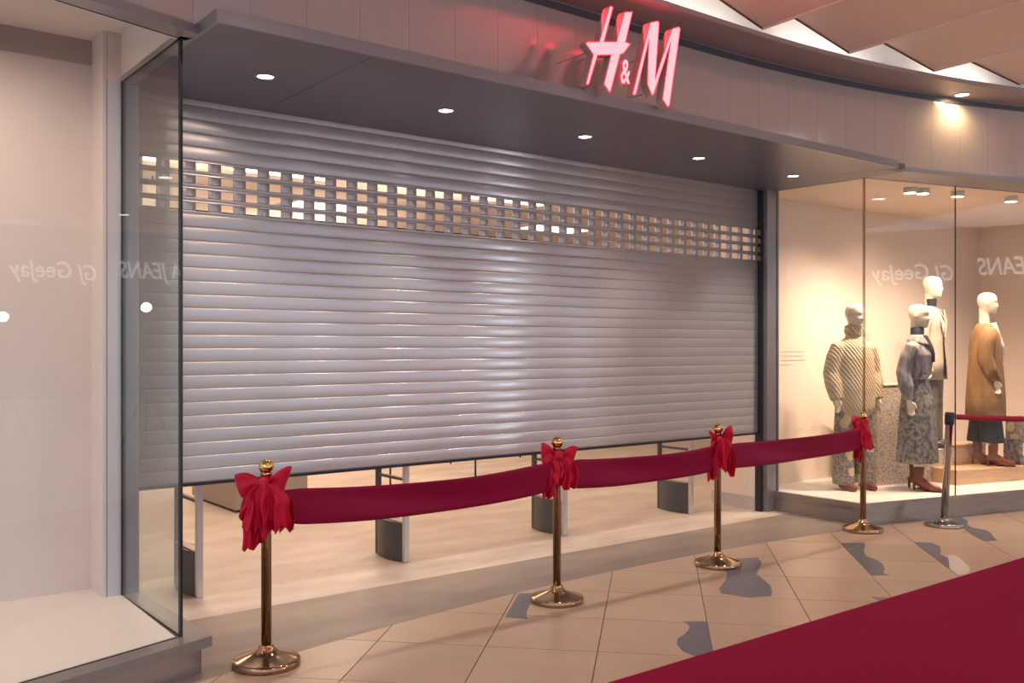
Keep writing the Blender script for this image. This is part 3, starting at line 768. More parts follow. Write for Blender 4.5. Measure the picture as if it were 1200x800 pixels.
# ---- security antennas inside the entrance
def antenna():
    t = thing('security_antenna', '', 'antenna')
    Ht = 1.55
    obj('frame_post', box(-0.022, 0.022, 0.0, 0.035, 0.0, Ht, 0.006), M['eas_alu'], t)
    obj('frame_post', box(-0.022, 0.022, 0.405, 0.435, 0.0, Ht, 0.006), M['eas_dark'], t)
    # bowed lower panel
    def pan(x_off):
        def fn(u, v):
            y = 0.035 + 0.37 * u
            return (x_off + (-1 if x_off < 0 else 1) * 0.030 * math.sin(PI * u), y, 0.005 + v * 0.285)
        return fn
    bm_ = bmesh.new(); n = 12; ring = []
    for i in range(n + 1):
        u = i / n; y = 0.035 + 0.37 * u; d = 0.022 + 0.040 * math.sin(PI * u)
        ring.append([bm_.verts.new((-d, y, 0.004)), bm_.verts.new((d, y, 0.004)), bm_.verts.new((d, y, 0.29)), bm_.verts.new((-d, y, 0.29))])
    for a, b in zip(ring, ring[1:]):
        for i in range(4): bm_.faces.new((a[i], a[(i + 1) % 4], b[(i + 1) % 4], b[i]))
    bm_.faces.new(ring[0][::-1]); bm_.faces.new(ring[-1]); bmesh.ops.recalc_face_normals(bm_, faces=bm_.faces)
    obj('lower_panel', bm_, M['eas_dark'], t)
    obj('panel_cap', box(-0.03, 0.03, 0.036, 0.404, 0.29, 0.298), M['fixture'], t)
    obj('crossbar', box(-0.014, 0.014, 0.03, 0.41, 0.60, 0.62), M['eas_dark'], t)
    obj('crossbar', box(-0.02, 0.02, 0.0, 0.435, Ht, Ht + 0.03), M['eas_alu'], t)
    return t
ea = antenna()
for i, x in enumerate([2.12, 3.67, 5.25, 6.87]):
    t = ea if i == 0 else copy_tree(ea)
    t.location = (x, 5.945 + 0.03 * i, 0); t['group'] = 'security antennas under the shutter'
    t['label'] = ['security antenna with dark lower panel behind the left window glass edge', 'security antenna with dark lower panel below the first red ribbon', 'security antenna with dark lower panel behind the second brass stanchion', 'security antenna with dark lower panel nearest the right window'][i]

# ---- furniture deeper in the store
t = thing('display_fixture', 'grey laminate display fixture on the shop floor seen under the shutter', 'display stand', (3.46, 8.75, 0))
obj('body', box(0, 0.75, 0, 1.2, 0.025, 0.80, 0.006), M['fixture'], t); obj('foot_plate', box(0.02, 0.73, 0.02, 1.18, 0, 0.025), M['black'], t)
obj('worktop', box(-0.03, 0.78, -0.03, 1.23, 0.80, 0.83), M['wood'], t)
def rack(x, y, label):
    t = thing('clothes_rack', label, 'clothes rack', (x, y, 0), 0, 'clothes racks deep in the shop')
    for sx in (0, 1.2):
        b_ = bmesh.new(); add_tube(b_, [(sx, 0, 0.0), (sx, 0, 1.4)], 0.012, 8); obj('upright', b_, M['black'], t)
    b_ = bmesh.new(); add_tube(b_, [(0, 0, 1.4), (1.2, 0, 1.4)], 0.014, 8); obj('rail', b_, M['black'], t)
rack(5.55, 9.4, 'thin black clothes rack seen under the shutter beyond the first ribbon'); rack(7.2, 10.6, 'thin black clothes rack deep in the shop beyond the second ribbon')
# ceiling light panels and tracks inside
for i, (x, y) in enumerate([(4.6, 9.9), (7.9, 9.9), (6.2, 12.3), (2.6, 9.9), (10.4, 12.3)]):
    t = thing('ceiling_light_panel', 'bright square ceiling light panel inside the shop seen through the shutter holes', 'ceiling light', (x, y, 3.6), 0, 'ceiling light panels in the shop')
    obj('panel_frame', box(-0.62, 0.62, -0.42, 0.42, -0.03, 0.0), M['lamp_body'], t); obj('panel_face', box(-0.59, 0.59, -0.39, 0.39, -0.034, -0.03), M['panel_face'], t)
for y in (11.4, 13.4):
    t = thing('light_track', 'thin dark lighting track on the shop ceiling, ' + ('nearer' if y < 12 else 'farther') + ' of the two', 'light track', (5.0, y, 3.5), 0, 'light tracks in the shop')
    obj('rail', box(-6, 6, -0.02, 0.02, 0, 0.035), M['black'], t)
    for x in (-4, -1.5, 1.5, 4): obj('hanger', box(x - 0.008, x + 0.008, -0.008, 0.008, 0.035, 0.10), M['black'], t)
spot('store_spot', (2.6, 7.2, 3.5), (2.35, 6.9, 0), 120, (1.0, 0.84, 0.70), 50, 0.8, 0.05)

# ---- left window lights
for s in (-0.7, -1.8, -2.9):
    x, y = plan_l(s, 0.62)
    t = thing('display_spotlight', 'small white ceiling spotlight inside the left shop window, ' + {-0.7: 'nearest the corner', -1.8: 'middle of three', -2.9: 'farthest from the corner'}[s], 'spotlight', (x, y, 3.375), 0, 'spotlights in the left window')
    obj('lamp_body', lathe([(0.04, -0.06), (0.04, 0.0)], 20), M['lamp_body'], t); obj('lamp_face', lathe([(0.0005, -0.062), (0.033, -0.062), (0.033, -0.06)], 20), M['lamp_face'], t)
    spot('display_beam', (x, y, 3.30), (x - 0.05, y + 0.45, 0.2), 66, (1.0, 0.69, 0.54), 168, 0.9, 0.04)

# ---- right window ceiling spotlights
RS = [(8.50, 4.76), (8.64, 4.71), (9.07, 4.59), (9.81, 4.42), (10.6, 4.3)]
TG_ = [(8.40, 5.50, 0.9), (8.86, 5.2, 0.9), (9.6, 5.4, 1.2), (10.05, 5.0, 0.9), (10.5, 5.2, 0.6)]
LB_ = ['first white spotlight on the right window ceiling, left of a close pair', 'second white spotlight on the right window ceiling, right of a close pair', 'third white spotlight on the right window ceiling, at the glass joint', 'fourth white spotlight on the right window ceiling, above the camel coat', 'white spotlight on the right window ceiling just past the frame edge']
for (x, y), tg, lb in zip(RS, TG_, LB_):
    t = thing('display_spotlight', lb, 'spotlight', (x, y, SOFF), 0, 'spotlights in the right window')
    obj('lamp_body', lathe([(0.060, -0.05), (0.060, 0.0)], 22), M['lamp_body'], t); obj('lamp_face', lathe([(0.0005, -0.052), (0.052, -0.052), (0.052, -0.05)], 22), M['lamp_face'], t)
    spot('display_beam', (x, y, 3.03), tg, 185, (1.0, 0.70, 0.50), 112, 1.0, 0.04)

# ---- podiums in the right window
m_pod = frame_mtx((8.73, 5.24), RA)
def podium(name, s0, s1, n0, n1, z1_, m_, mt, label, cat='podium'):
    c = mt @ Vector(((s0 + s1) / 2, (n0 + n1) / 2, 0))
    t = thing(name, label, cat, (c.x, c.y, 0.192), RA)
    a, b = (s1 - s0) / 2, (n1 - n0) / 2
    obj('body', box(-a, a, -b, b, 0, z1_ - 0.192 - 0.018), m_, t)
    obj('top_board', box(-a - 0.006, a + 0.006, -b - 0.006, b + 0.006, z1_ - 0.21, z1_ - 0.192, 0.003), m_, t)
    return t
podium('patterned_podium', 0.0, 0.49, 0.0, 0.42, 1.21, M['squiggle'], m_pod, 'tall beige podium with fine scribble print between the sweater and satin-shirt mannequins')
podium('patterned_podium', 0.51, 1.08, 0.0, 0.45, 0.524, M['squiggle'], m_pod, 'low beige podium with scribble print under the rear mannequin')
m_stp = frame_mtx((9.83, 4.64), RA)
podium('wooden_step', -0.463, 1.9, 0.0, 0.31, 0.345, M['wood'], m_stp, 'low pale wooden step under the mannequin in the camel coat')
podium('wooden_step', -0.07, 0.40, 0.38, 0.66, 0.547, M['wood'], m_stp, 'taller pale wooden step behind the camel-coat mannequin')

t = thing('display_pedestal', 'floral printed pedestal with a small white card at the right edge of the window', 'pedestal', (10.43, 4.60, 0.345), RA)
obj('body', box(-0.11, 0.14, -0.08, 0.12, 0, 0.27), M['snake'], t); obj('upper_box', box(-0.09, 0.13, -0.07, 0.11, 0.27, 0.50), M['floral'], t)
obj('card', box(-0.07, 0.12, -0.084, -0.081, 0.10, 0.23), M['platform_white'], t)

# ---- mannequins
HEAD = [(-0.117, 0.022, -0.072, 0.000), (-0.110, 0.034, -0.086, 0.018), (-0.098, 0.045, -0.092, 0.034), (-0.085, 0.054, -0.090, 0.048), (-0.065, 0.061, -0.092, 0.062), (-0.045, 0.066, -0.093, 0.075), (-0.020, 0.070, -0.092, 0.088), (0.0, 0.073, -0.091, 0.096), (0.020, 0.075, -0.094, 0.100), (0.040, 0.075, -0.097, 0.101), (0.070, 0.070, -0.090, 0.096), (0.092, 0.058, -0.076, 0.084), (0.107, 0.041, -0.055, 0.064), (0.115, 0.022, -0.028, 0.038), (0.118, 0.006, -0.006, 0.012)]
def head_mesh(bm, c, scale=1.0, turn=0.0):
    rot = Matrix.Rotation(turn, 3, 'Z'); n = 56; nz = 46; rings = []
    G = lambda a, c0, s0: math.exp(-((a - c0) / s0) ** 2)
    for k in range(nz + 1):
        tt = k / nz; z_ = -0.1175 * math.cos(PI * tt)
        z_ = max(HEAD[0][0], min(HEAD[-1][0], z_))
        for q in range(len(HEAD) - 1):
            if HEAD[q][0] <= z_ <= HEAD[q + 1][0]: break
        f = (z_ - HEAD[q][0]) / (HEAD[q + 1][0] - HEAD[q][0])
        w_, fr, bk = [HEAD[q][m_] + (HEAD[q + 1][m_] - HEAD[q][m_]) * f for m_ in (1, 2, 3)]
        mid = 0.010; ring = []
        for i in range(n):
            a = 2 * PI * i / n; cs, sn = math.cos(a), math.sin(a)
            x = w_ * math.copysign(abs(cs) ** 0.92, cs)
            y = mid + (mid - fr) * sn if sn < 0 else mid + (bk - mid) * sn
            if sn < -0.2:
                nose = 0.0
                if z_ > -0.052: nose = 0.024 * G(x, 0, 0.0105 + 0.005 * G(z_, -0.032, 0.012)) * (max(0, min(1, (0.028 - z_) / 0.06)) if z_ > -0.034 else max(0, (z_ + 0.046) / 0.012))
                y -= nose
                for s in (-1, 1): y += 0.012 * G(x, s * 0.031, 0.017) * G(z_, 0.006, 0.011); y -= 0.004 * G(x, s * 0.034, 0.02) * G(z_, -0.03, 0.02)
                y -= 0.004 * G(z_, 0.026, 0.009) * G(x, 0, 0.045)
                y -= 0.0065 * G(x, 0, 0.021) * (G(z_, -0.061, 0.005) + G(z_, -0.072, 0.005)) - 0.005 * G(x, 0, 0.022) * G(z_, -0.0665, 0.003)
                y += 0.005 * G(x, 0, 0.03) * G(z_, -0.083, 0.007)
            for s in (-1, 1):
                if x * s > 0.03: x += s * 0.011 * G(y, 0.022, 0.016) * G(z_, -0.008, 0.026)
            ring.append(bm.verts.new(Vector(c) + rot @ Vector((x, y, z_)) * scale))
        rings.append(ring)
    for a, b in zip(rings, rings[1:]):
        for i in range(n): bm.faces.new((a[i], a[(i + 1) % n], b[(i + 1) % n], b[i]))
    bm.faces.new(rings[0][::-1]); bm.faces.new(rings[-1])

def arm_pts(s, sh, el, wr): return [(s * (sh[0] - 0.045), sh[1], sh[2] - 0.02), (s * (sh[0] + 0.005), sh[1], sh[2] - 0.045), (s * (sh[0] * .5 + el[0] * .5) + s * 0.008, (sh[1] + el[1]) / 2, (sh[2] + el[2]) / 2), (s * el[0], el[1], el[2]), (s * (el[0] + wr[0]) / 2, (el[1] + wr[1]) / 2, (el[2] + wr[2]) / 2), (s * wr[0], wr[1], wr[2])]

def hand(bm, s, w, d):
    w = Vector(w); d = Vector(d).normalized(); fwd = Vector((0, -1, 0)); fwd = (fwd - d * fwd.dot(d)).normalized(); out = d.cross(fwd)
    add_tube(bm, [w - d * 0.02, w + d * 0.02, w + d * 0.055, w + d * 0.085], [0.021, 0.030, 0.036, 0.030], 12, flat=0.5)
    for k_, (o_, L) in enumerate([(0.027, 0.070), (0.009, 0.080), (-0.009, 0.074), (-0.026, 0.058)]):
        p = w + d * 0.075 + fwd * o_; c_ = out * (-s) * 0.012
        add_tube(bm, [p, p + d * L * 0.45 + c_ * .3, p + d * L * 0.78 + c_ * 1.0, p + d * L + c_ * 2.2], [0.0095, 0.009, 0.008, 0.006], 8)
    p = w + d * 0.025 + fwd * 0.024
    add_tube(bm, [p, p + fwd * 0.022 + d * 0.022, p + fwd * 0.03 + d * 0.05, p + fwd * 0.026 + d * 0.07], [0.012, 0.011, 0.009, 0.007], 8)

def body_mesh(sh=(0.165, 0.0, 1.43), el=(0.215, 0.03, 1.14), wr=(0.225, -0.05, 0.90), head_turn=0.0, stance=0.085, step=0.0):
    bm = bmesh.new()
    add_loft(bm, [(0, 0.0, 0.80, 0.10, 0.08), (0, 0.0, 0.84, 0.150, 0.095), (0, 0.01, 0.92, 0.168, 0.112), (0, 0.005, 1.02, 0.145, 0.10), (0, 0, 1.12, 0.118, 0.085), (0, -0.005, 1.22, 0.130, 0.095), (0, -0.015, 1.31, 0.148, 0.112), (0, 0, 1.40, 0.158, 0.092), (0, 0.008, 1.45, 0.130, 0.07), (0, 0.01, 1.475, 0.075, 0.058), (0, 0.012, 1.50, 0.054, 0.052), (0, 0.010, 1.56, 0.049, 0.050), (0, 0.008, 1.64, 0.049, 0.054)], 28)
    for s in (-1, 1):
        add_tube(bm, arm_pts(s, sh, el, wr), [0.044, 0.052, 0.046, 0.040, 0.036, 0.025], 14)
        d = Vector((s * wr[0], wr[1], wr[2])) - Vector((s * el[0], el[1], el[2]))
        hand(bm, s, (s * wr[0], wr[1], wr[2]), d + Vector((0, -0.02, -0.05)))
        y = step * s
        add_tube(bm, [(s * 0.085, 0, 0.90), (s * 0.09, y * .4, 0.72), (s * stance, y * .7 - 0.01, 0.50), (s * stance, y * .9 + 0.015, 0.36), (s * stance, y, 0.14), (s * stance, y, 0.09)], [0.092, 0.082, 0.056, 0.056, 0.036, 0.036], 16)
        add_tube(bm, [(s * stance, y + 0.01, 0.10), (s * stance, y - 0.05, 0.06), (s * stance, y - 0.12, 0.028), (s * stance, y - 0.165, 0.022)], [0.034, 0.036, 0.032, 0.016], 12)
    head_mesh(bm, (0, -0.018, 1.70), 0.98, head_turn)
    return bm

def remesh(o, vox):
    r = o.modifiers.new('join', 'REMESH'); r.mode = 'VOXEL'; r.voxel_size = vox; r.use_smooth_shade = True
    s = o.modifiers.new('soft', 'SMOOTH'); s.factor = 0.5; s.iterations = 3
    return o

def mannequin(loc, ang, label, **kw):
    t = thing('mannequin', label, 'mannequin', loc, ang + PI / 2, 'mannequins in the right window')
    remesh(obj('body', body_mesh(**kw), M['skin'], t), 0.0075)
    return t

def boots(t, stance, step, m_, shaft=0.24, heel=0.075):
    for s in (-1, 1):
        y = step * s; b_ = bmesh.new()
        add_tube(b_, [(s * stance, y + 0.002, shaft), (s * stance, y, 0.15), (s * stance, y + 0.008, 0.11), (s * stance, y - 0.045, 0.068), (s * stance, y - 0.115, 0.040), (s * stance, y - 0.185, 0.026), (s * stance, y - 0.21, 0.020)], [0.050, 0.046, 0.048, 0.049, 0.043, 0.030, 0.012], 16)
        add_tube(b_, [(s * stance, y + 0.035, 0.10), (s * stance, y + 0.045, 0.06)], [0.034, 0.024], 12)
        o_ = obj('boot', b_, m_, t); remesh(o_, 0.008)
        h_ = bmesh.new(); add_tube(h_, [(s * stance, y + 0.042, 0.075), (s * stance, y + 0.050, 0.04), (s * stance, y + 0.050, 0.0)], [0.024, 0.013, 0.010], 10)
        obj('heel', h_, M['boot'], o_)
        sb = bmesh.new(); add_loft(sb, [(s * stance, y - 0.125, 0.0, 0.036, 0.095), (s * stance, y - 0.125, 0.012, 0.036, 0.095)], 18); obj('sole', sb, M['black'], o_)

def sleeves(bm, sh, el, wr, r, n=16, cut=1.0):
    for s in (-1, 1):
        p = arm_pts(s, sh, el, wr)
        if cut != 1: a, b = Vector(p[4]), Vector(p[5]); p[5] = tuple(a + (b - a) * cut)
        add_tube(bm, p, [r[0] * 0.62, r[0] * 0.98] + list(r[1:]), n)

def pleats(bm, amp, k, z0, z1):
    for v in bm.verts:
        f = max(0, min(1, (z1 - v.co.z) / (z1 - z0))); a = math.atan2(v.co.y, v.co.x)
        s = 1 + amp * f * math.sin(a * k + 1.3 * math.sin(a * 2))
        v.co.x *= s; v.co.y *= s

PZ = 0.192
# 1: cable-knit sweater, floral trousers
sh1, el1, wr1 = (0.165, 0.0, 1.43), (0.235, 0.02, 1.14), (0.225, -0.05, 0.90)
m1 = mannequin((8.36, 5.27, PZ), R(-112), 'mannequin in an oversized beige cable-knit sweater and floral print trousers, at the window corner', sh=sh1, el=el1, wr=wr1, head_turn=R(14), stance=0.115)
bm = bmesh.new()
add_loft(bm, [(0, 0, 0.80, 0.205, 0.145, 0.55), (0, 0, 0.86, 0.225, 0.165, 0.4), (0, 0, 1.0, 0.228, 0.165), (0, 0, 1.15, 0.215, 0.155), (0, 0, 1.30, 0.205, 0.145), (0, 0, 1.40, 0.190, 0.12), (0, 0.005, 1.455, 0.140, 0.09), (0, 0.005, 1.485, 0.082, 0.072), (0, 0.0, 1.52, 0.074, 0.070), (0, -0.004, 1.585, 0.072, 0.072)], 36)
sleeves(bm, sh1, el1, wr1, [0.082, 0.082, 0.083, 0.085, 0.062], 20, 1.15)
remesh(obj('sweater', bm, M['knit'], m1), 0.010)
bm = bmesh.new(); add_loft(bm, [(0, 0, 1.515, 0.080, 0.078), (0, 0, 1.55, 0.090, 0.088), (0, -0.003, 1.60, 0.084, 0.084), (0, -0.004, 1.612, 0.072, 0.074), (0, -0.002, 1.56, 0.07, 0.07)], 28, cap=False)
obj('turtleneck', bm, M['knit'], m1)
tr = bpy.data.meshes.new('t')
bm = bmesh.new()
add_loft(bm, [(0, 0.0, 0.82, 0.16, 0.10), (0, 0.005, 0.92, 0.178, 0.12), (0, 0.0, 1.0, 0.165, 0.115)], 28)
for s in (-1, 1):
    add_loft(bm, [(s * 0.118, -0.005, 0.055, 0.098, 0.118), (s * 0.115, 0, 0.35, 0.098, 0.105), (s * 0.100, 0, 0.65, 0.098, 0.105), (s * 0.086, 0, 0.88, 0.092, 0.112)], 24)
remesh(obj('trousers', bm, M['floral'], m1), 0.010)
for s in (-1, 1):
    b_ = bmesh.new(); add_tube(b_, [(s * 0.115, 0.03, 0.05), (s * 0.115, -0.04, 0.05), (s * 0.115, -0.12, 0.035), (s * 0.115, -0.19, 0.025)], [0.044, 0.046, 0.044, 0.025], 14); remesh(obj('boot', b_, M['boot'], m1), 0.008)

# 2: satin shirt, grey print skirt
sh2, el2, wr2 = (0.165, 0.0, 1.43), (0.225, 0.05, 1.15), (0.215, 0.0, 0.88)
m2 = mannequin((8.84, 4.88, PZ), R(-80), 'mannequin in a silver satin shirt, navy scarf and long grey print skirt, nearest the glass', sh=sh2, el=el2, wr=wr2, head_turn=R(12), stance=0.075, step=0.05)
bm = bmesh.new()
add_loft(bm, [(0, 0, 1.09, 0.130, 0.098), (0, -0.004, 1.13, 0.165, 0.125), (0, -0.006, 1.22, 0.170, 0.130), (0, -0.015, 1.32, 0.175, 0.135), (0, 0, 1.41, 0.178, 0.108), (0, 0.005, 1.455, 0.130, 0.085), (0, 0.005, 1.48, 0.080, 0.068)], 32)
sleeves(bm, sh2, el2, wr2, [0.072, 0.072, 0.070, 0.072, 0.042], 18, 0.98)
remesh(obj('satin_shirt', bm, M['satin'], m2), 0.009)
bm = bmesh.new(); add_loft(bm, [(0, 0, 1.46, 0.074, 0.066), (0, -0.003, 1.50, 0.066, 0.064), (0, -0.003, 1.585, 0.060, 0.062), (0, -0.003, 1.59, 0.052, 0.054)], 24, cap=False)
obj('neck_scarf', bm, M['navy'], m2)
def scarf(u, v): 
    return ((v - 0.5) * (0.10 - 0.05 * u) + 0.02 * u, -0.075 - 0.075 * math.sin(min(1, u * 1.3) * PI / 2) - 0.006 * math.sin(v * 9), 1.51 - 0.26 * u)
o = obj('scarf_tail', grid_mesh(scarf, 14, 8), M['navy'], m2); solidify(o, 0.006)
for s in (-1, 1):
    def collar(u, v, s=s):
        a = -PI / 2 + s * (0.28 + 1.9 * u); r = 0.082 + 0.055 * v * (1 - 0.35 * u)
        return (r * math.cos(a) * 1.05, r * math.sin(a) * 0.98, 1.515 - 0.055 * v - 0.05 * v * (1 - u))
    o = obj('collar', grid_mesh(collar, 14, 5), M['satin'], m2); solidify(o, 0.006)
bm = bmesh.new(); add_loft(bm, [(0, 0, 1.085, 0.128, 0.096), (0, 0, 1.09, 0.134, 0.102), (0, 0, 1.115, 0.134, 0.102), (0, 0, 1.12, 0.128, 0.096)], 28); obj('waist_belt', bm, M['belt_pale'], m2)
bm = bmesh.new(); add_loft(bm, [(0, 0, 0.27, 0.225, 0.185), (0, 0, 0.45, 0.212, 0.172), (0, 0, 0.65, 0.200, 0.160), (0, 0, 0.85, 0.188, 0.145), (0, 0, 0.96, 0.172, 0.128), (0, 0, 1.05, 0.142, 0.106), (0, 0, 1.09, 0.128, 0.096)], 72, cap=False)
pleats(bm, 0.07, 9, 0.27, 1.09); o = obj('pleated_skirt', bm, M['snake'], m2); solidify(o, 0.005)
boots(m2, 0.075, 0.05, M['boot'], 0.235)

# 3: rear, taupe coat over grey trousers
sh3, el3, wr3 = (0.165, 0.0, 1.43), (0.225, 0.03, 1.15), (0.225, -0.02, 0.88)
m3 = mannequin((9.70, 5.20, 0.524), R(-78), 'mannequin in a pale taupe jacket with dark choker, standing highest behind the satin shirt', sh=sh3, el=el3, wr=wr3, head_turn=R(10), stance=0.08)
def coat_mesh(rings, gap, sh, el, wr, rs, n=40, cut=1.0):
    bm_ = bmesh.new(); prev = None
    for cz, rx, ry, g in rings:
        ring = []
        for i in range(n + 1):
            a = -PI / 2 + g + (2 * PI - 2 * g) * i / n
            ring.append(bm_.verts.new((rx * math.cos(a), ry * math.sin(a), cz)))
        if prev:
            for i in range(n): bm_.faces.new((prev[i], prev[i + 1], ring[i + 1], ring[i])).smooth = True
        prev = ring
    sleeves(bm_, sh, el, wr, rs, 18, cut)
    return bm_
o = obj('jacket', coat_mesh([(0.72, 0.215, 0.155, 0.35), (0.90, 0.205, 0.150, 0.25), (1.10, 0.175, 0.132, 0.18), (1.25, 0.180, 0.135, 0.30), (1.36, 0.190, 0.130, 0.45), (1.43, 0.165, 0.100, 0.55), (1.475, 0.085, 0.072, 0.6)], 0.3, sh3, el3, wr3, [0.075, 0.072, 0.068, 0.066, 0.052]), M['coat_taupe'], m3); solidify(o, 0.006)
bm = bmesh.new(); add_loft(bm, [(0, 0, 0.98, 0.15, 0.11), (0, -0.01, 1.2, 0.145, 0.112), (0, -0.014, 1.31, 0.155, 0.118), (0, 0, 1.40, 0.16, 0.098), (0, 0.005, 1.45, 0.125, 0.076), (0, 0.005, 1.478, 0.072, 0.06)], 28); obj('top', bm, M['lapel_pale'], m3, True)
bm = bmesh.new(); add_loft(bm, [(0, 0.0, 1.50, 0.058, 0.056), (0, -0.002, 1.53, 0.056, 0.056), (0, -0.004, 1.575, 0.056, 0.057)], 24, cap=False); obj('choker', bm, M['navy'], m3)
bm = bmesh.new(); add_loft(bm, [(0, 0, 1.065, 0.152, 0.115), (0, 0, 1.10, 0.150, 0.115)], 28); obj('belt', bm, M['navy'], m3)
bm = bmesh.new(); add_loft(bm, [(0, 0.0, 0.82, 0.16, 0.10), (0, 0.005, 0.92, 0.178, 0.12), (0, 0.0, 1.07, 0.150, 0.112)], 28)
for s in (-1, 1): add_loft(bm, [(s * 0.085, 0, 0.06, 0.085, 0.095), (s * 0.085, 0, 0.5, 0.088, 0.098), (s * 0.086, 0, 0.88, 0.090, 0.11)], 22)
remesh(obj('trousers', bm, M['grey_cloth'], m3), 0.010)
for s in (-1, 1):
    def lapel3(u, v, s=s):
        return (s * (0.03 + 0.055 * (1 - abs(2 * u - 1)) * v + 0.035 * (1 - u)), -0.128 - 0.012 * v + 0.045 * max(0, (1 - u) - 0.6), 1.15 + 0.31 * (1 - u))
    o = obj('lapel', grid_mesh(lapel3, 12, 4), M['coat_taupe'], m3); solidify(o, 0.006)
for s in (-1, 1):
    b_ = bmesh.new(); add_tube(b_, [(s * 0.08, 0.03, 0.05), (s * 0.08, -0.05, 0.05), (s * 0.08, -0.13, 0.032), (s * 0.08, -0.19, 0.022)], [0.042, 0.044, 0.040, 0.02], 14); remesh(obj('shoe', b_, M['black'], m3), 0.008)

# 4: camel coat
sh4, el4, wr4 = (0.155, 0.01, 1.43), (0.195, 0.05, 1.15), (0.195, -0.03, 0.90)
m4 = mannequin((10.03, 4.78, 0.345), R(-52), 'mannequin in a long camel coat, dark trousers and heeled boots on the wooden step', sh=sh4, el=el4, wr=wr4, stance=0.065, step=0.06)
o = obj('camel_coat', coat_mesh([(0.48, 0.215, 0.190, 0.20), (0.70, 0.215, 0.185, 0.16), (0.90, 0.210, 0.172, 0.12), (1.10, 0.195, 0.155, 0.12), (1.25, 0.192, 0.150, 0.35), (1.36, 0.195, 0.138, 0.55), (1.43, 0.172, 0.105, 0.65), (1.485, 0.088, 0.078, 0.7)], 0.3, sh4, el4, wr4, [0.080, 0.076, 0.070, 0.066, 0.056], cut=0.95), M['coat_camel'], m4); solidify(o, 0.010)
bm = bmesh.new(); add_loft(bm, [(0, 0, 0.95, 0.16, 0.115), (0, -0.008, 1.2, 0.15, 0.118), (0, -0.014, 1.31, 0.16, 0.122), (0, 0, 1.40, 0.162, 0.1), (0, 0.005, 1.45, 0.125, 0.076), (0, 0.005, 1.478, 0.072, 0.06)], 28); obj('white_shirt', bm, M['lapel_pale'], m4, True)
for s in (-1, 1):
    def lapel4(u, v, s=s):
        wv = 0.075 * math.sin(PI * min(1, 0.15 + u * 0.95)) ** 0.7
        return (s * (0.075 * (1 - u) + 0.012 + wv * v), -0.075 - 0.088 * min(1, u * 1.6) - 0.014 * math.sin(PI * v) - 0.004 + 0.055 * v * (1 - 0.5 * u), 1.50 - 0.40 * u - 0.01 * v)
    o = obj('lapel', grid_mesh(lapel4, 16, 6), M['lapel_pale'], m4); solidify(o, 0.008)
    b_ = bmesh.new(); add_box(b_, s * 0.10 - 0.055, s * 0.10 + 0.055, -0.006, 0.006, -0.03, 0.03); o = obj('pocket_flap', b_, M['coat_camel'], m4); o.location = (s * 0.06, -0.166, 0.93); o.rotation_euler = (0, 0, s * 0.45)
bm = bmesh.new(); add_loft(bm, [(0, 0.0, 0.78, 0.16, 0.10), (0, 0.005, 0.92, 0.172, 0.12), (0, 0.0, 1.0, 0.155, 0.11)], 28)
for s in (-1, 1): add_loft(bm, [(s * 0.075, 0.06 * s * .9, 0.245, 0.100, 0.115), (s * 0.078, 0.03 * s, 0.5, 0.096, 0.108), (s * 0.084, 0, 0.86, 0.090, 0.11)], 24)
remesh(obj('trousers', bm, M['trouser_dark'], m4), 0.010)
boots(m4, 0.065, 0.06, M['boot'], 0.25, 0.09)

# ---- shop signs on the far side of the mall (they mirror in the glass)
fw_n = Vector((-0.65, 0.76)).normalized(); fw_t = Vector((0.76, 0.65)).normalized(); fw_p = Vector((21.2, -13.8))
fa = math.atan2(fw_t.y, fw_t.x)
mf = frame_mtx(fw_p, fa)
struct('wall_far', box(-9, 9, -0.4, 0.0, 0, 5.2, mtx=mf), M['far_wall'], label='opposite mall facade across the walkway')
for q in range(4):                            # tall light columns added to streak the shutter with reflections
    c_ = fw_p + fw_t * (-5.6 + 0.8 * q)
    fs = thing('added_light_column', 'added tall cool white light column on the opposite facade for shutter streaks, ' + ['farthest from the lit letters', 'second farthest from the lit letters', 'second nearest the lit letters', 'nearest the lit letters'][q], 'lamp', (*c_, 0), fa, 'added light columns across the mall')
    obj('lit_tube', box(-0.11, 0.11, 0.02, 0.16, 0.30, 3.0, 0.02), M['streak_glow'], fs)
    obj('foot', box(-0.14, 0.14, 0.0, 0.18, 0.0, 0.30), M['black'], fs); obj('cap', box(-0.14, 0.14, 0.0, 0.18, 3.0, 3.06), M['black'], fs)
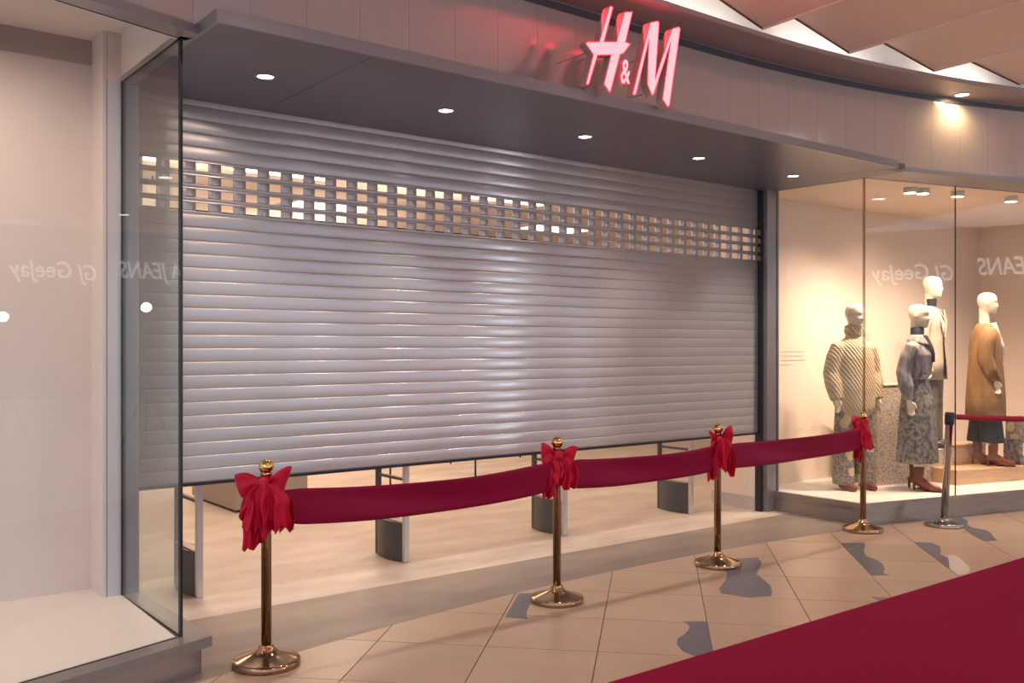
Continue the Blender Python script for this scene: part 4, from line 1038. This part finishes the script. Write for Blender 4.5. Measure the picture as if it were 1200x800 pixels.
def far_text(body, s0, s1, z0, z1, label, shear=0.0):
    c = bpy.data.curves.new('far_text', 'FONT'); c.body = body; c.extrude = 0.02; c.size = 1.0; c.shear = shear; c.offset = 0.012
    tmp = bpy.data.objects.new('tmp_text', c); COL.objects.link(tmp)
    dg = bpy.context.evaluated_depsgraph_get(); me = bpy.data.meshes.new_from_object(tmp.evaluated_get(dg)); bpy.data.objects.remove(tmp)
    X = [v.co.x for v in me.vertices]; Y = [v.co.y for v in me.vertices]; Z = [v.co.z for v in me.vertices]
    for v in me.vertices:
        a = (v.co.x - min(X)) / (max(X) - min(X)); b = (v.co.y - min(Y)) / (max(Y) - min(Y)); d = (v.co.z - min(Z))
        # seen from the shop side, text runs right to left along fw_t
        p = fw_p + fw_t * (s0 + (s1 - s0) * (1 - a)) + fw_n * (0.03 + d)
        v.co = (p.x, p.y, z0 + (z1 - z0) * b)
    o = obj('far_shop_sign', me, M['sign_white'])
    for p in me.polygons: p.flip()
    return tag(o, label, 'sign', 'lit signs across the mall')
far_text('GLORIA JEANS', 0.9, 4.3, 3.55, 4.25, 'long row of white lit capital letters on the opposite facade, mirrored in the left glass', 0.25)
far_text('GJ', -0.28, 0.24, 3.45, 4.08, 'pair of white lit letters on the opposite facade, mirrored in both windows', 0.25)
far_text('GeeJay', -2.15, -0.45, 3.5, 4.15, 'short white lit word on the opposite facade, mirrored in the right window', 0.15)
for (x, y, z_, lab) in [(9.627, -2.161, 2.185, 'round bright event floodlight on a tripod, mirrored in the left side glass'), (8.949, -4.237, 2.042, 'round bright event floodlight on a tripod, mirrored at the left frame edge')]:
    d = (Vector((1.2, 4.5)) - Vector((x, y))).normalized(); an = math.atan2(d.y, d.x) - PI / 2
    t = thing('floodlight', lab, 'floodlight', (x, y, 0), an)
    for q in range(3):
        a = q * 2 * PI / 3 + 0.5; b_ = bmesh.new(); add_tube(b_, [(0, 0, 1.0), (0.45 * math.cos(a), 0.45 * math.sin(a), 0.01)], 0.012, 8); obj('leg', b_, M['black'], t)
    b_ = bmesh.new(); add_tube(b_, [(0, 0, 0.9), (0, 0, z_ - 0.1)], 0.014, 10); obj('pole', b_, M['black'], t)
    b_ = bmesh.new(); add_tube(b_, [(0, -0.14, z_), (0, 0.0, z_)], [0.05, 0.085], 20); obj('lamp_body', b_, M['black'], t)
    b_ = bmesh.new(); add_tube(b_, [(0, 0.0, z_), (0, 0.01, z_)], [0.075, 0.075], 20); obj('lamp_face', b_, M['flood'], t)
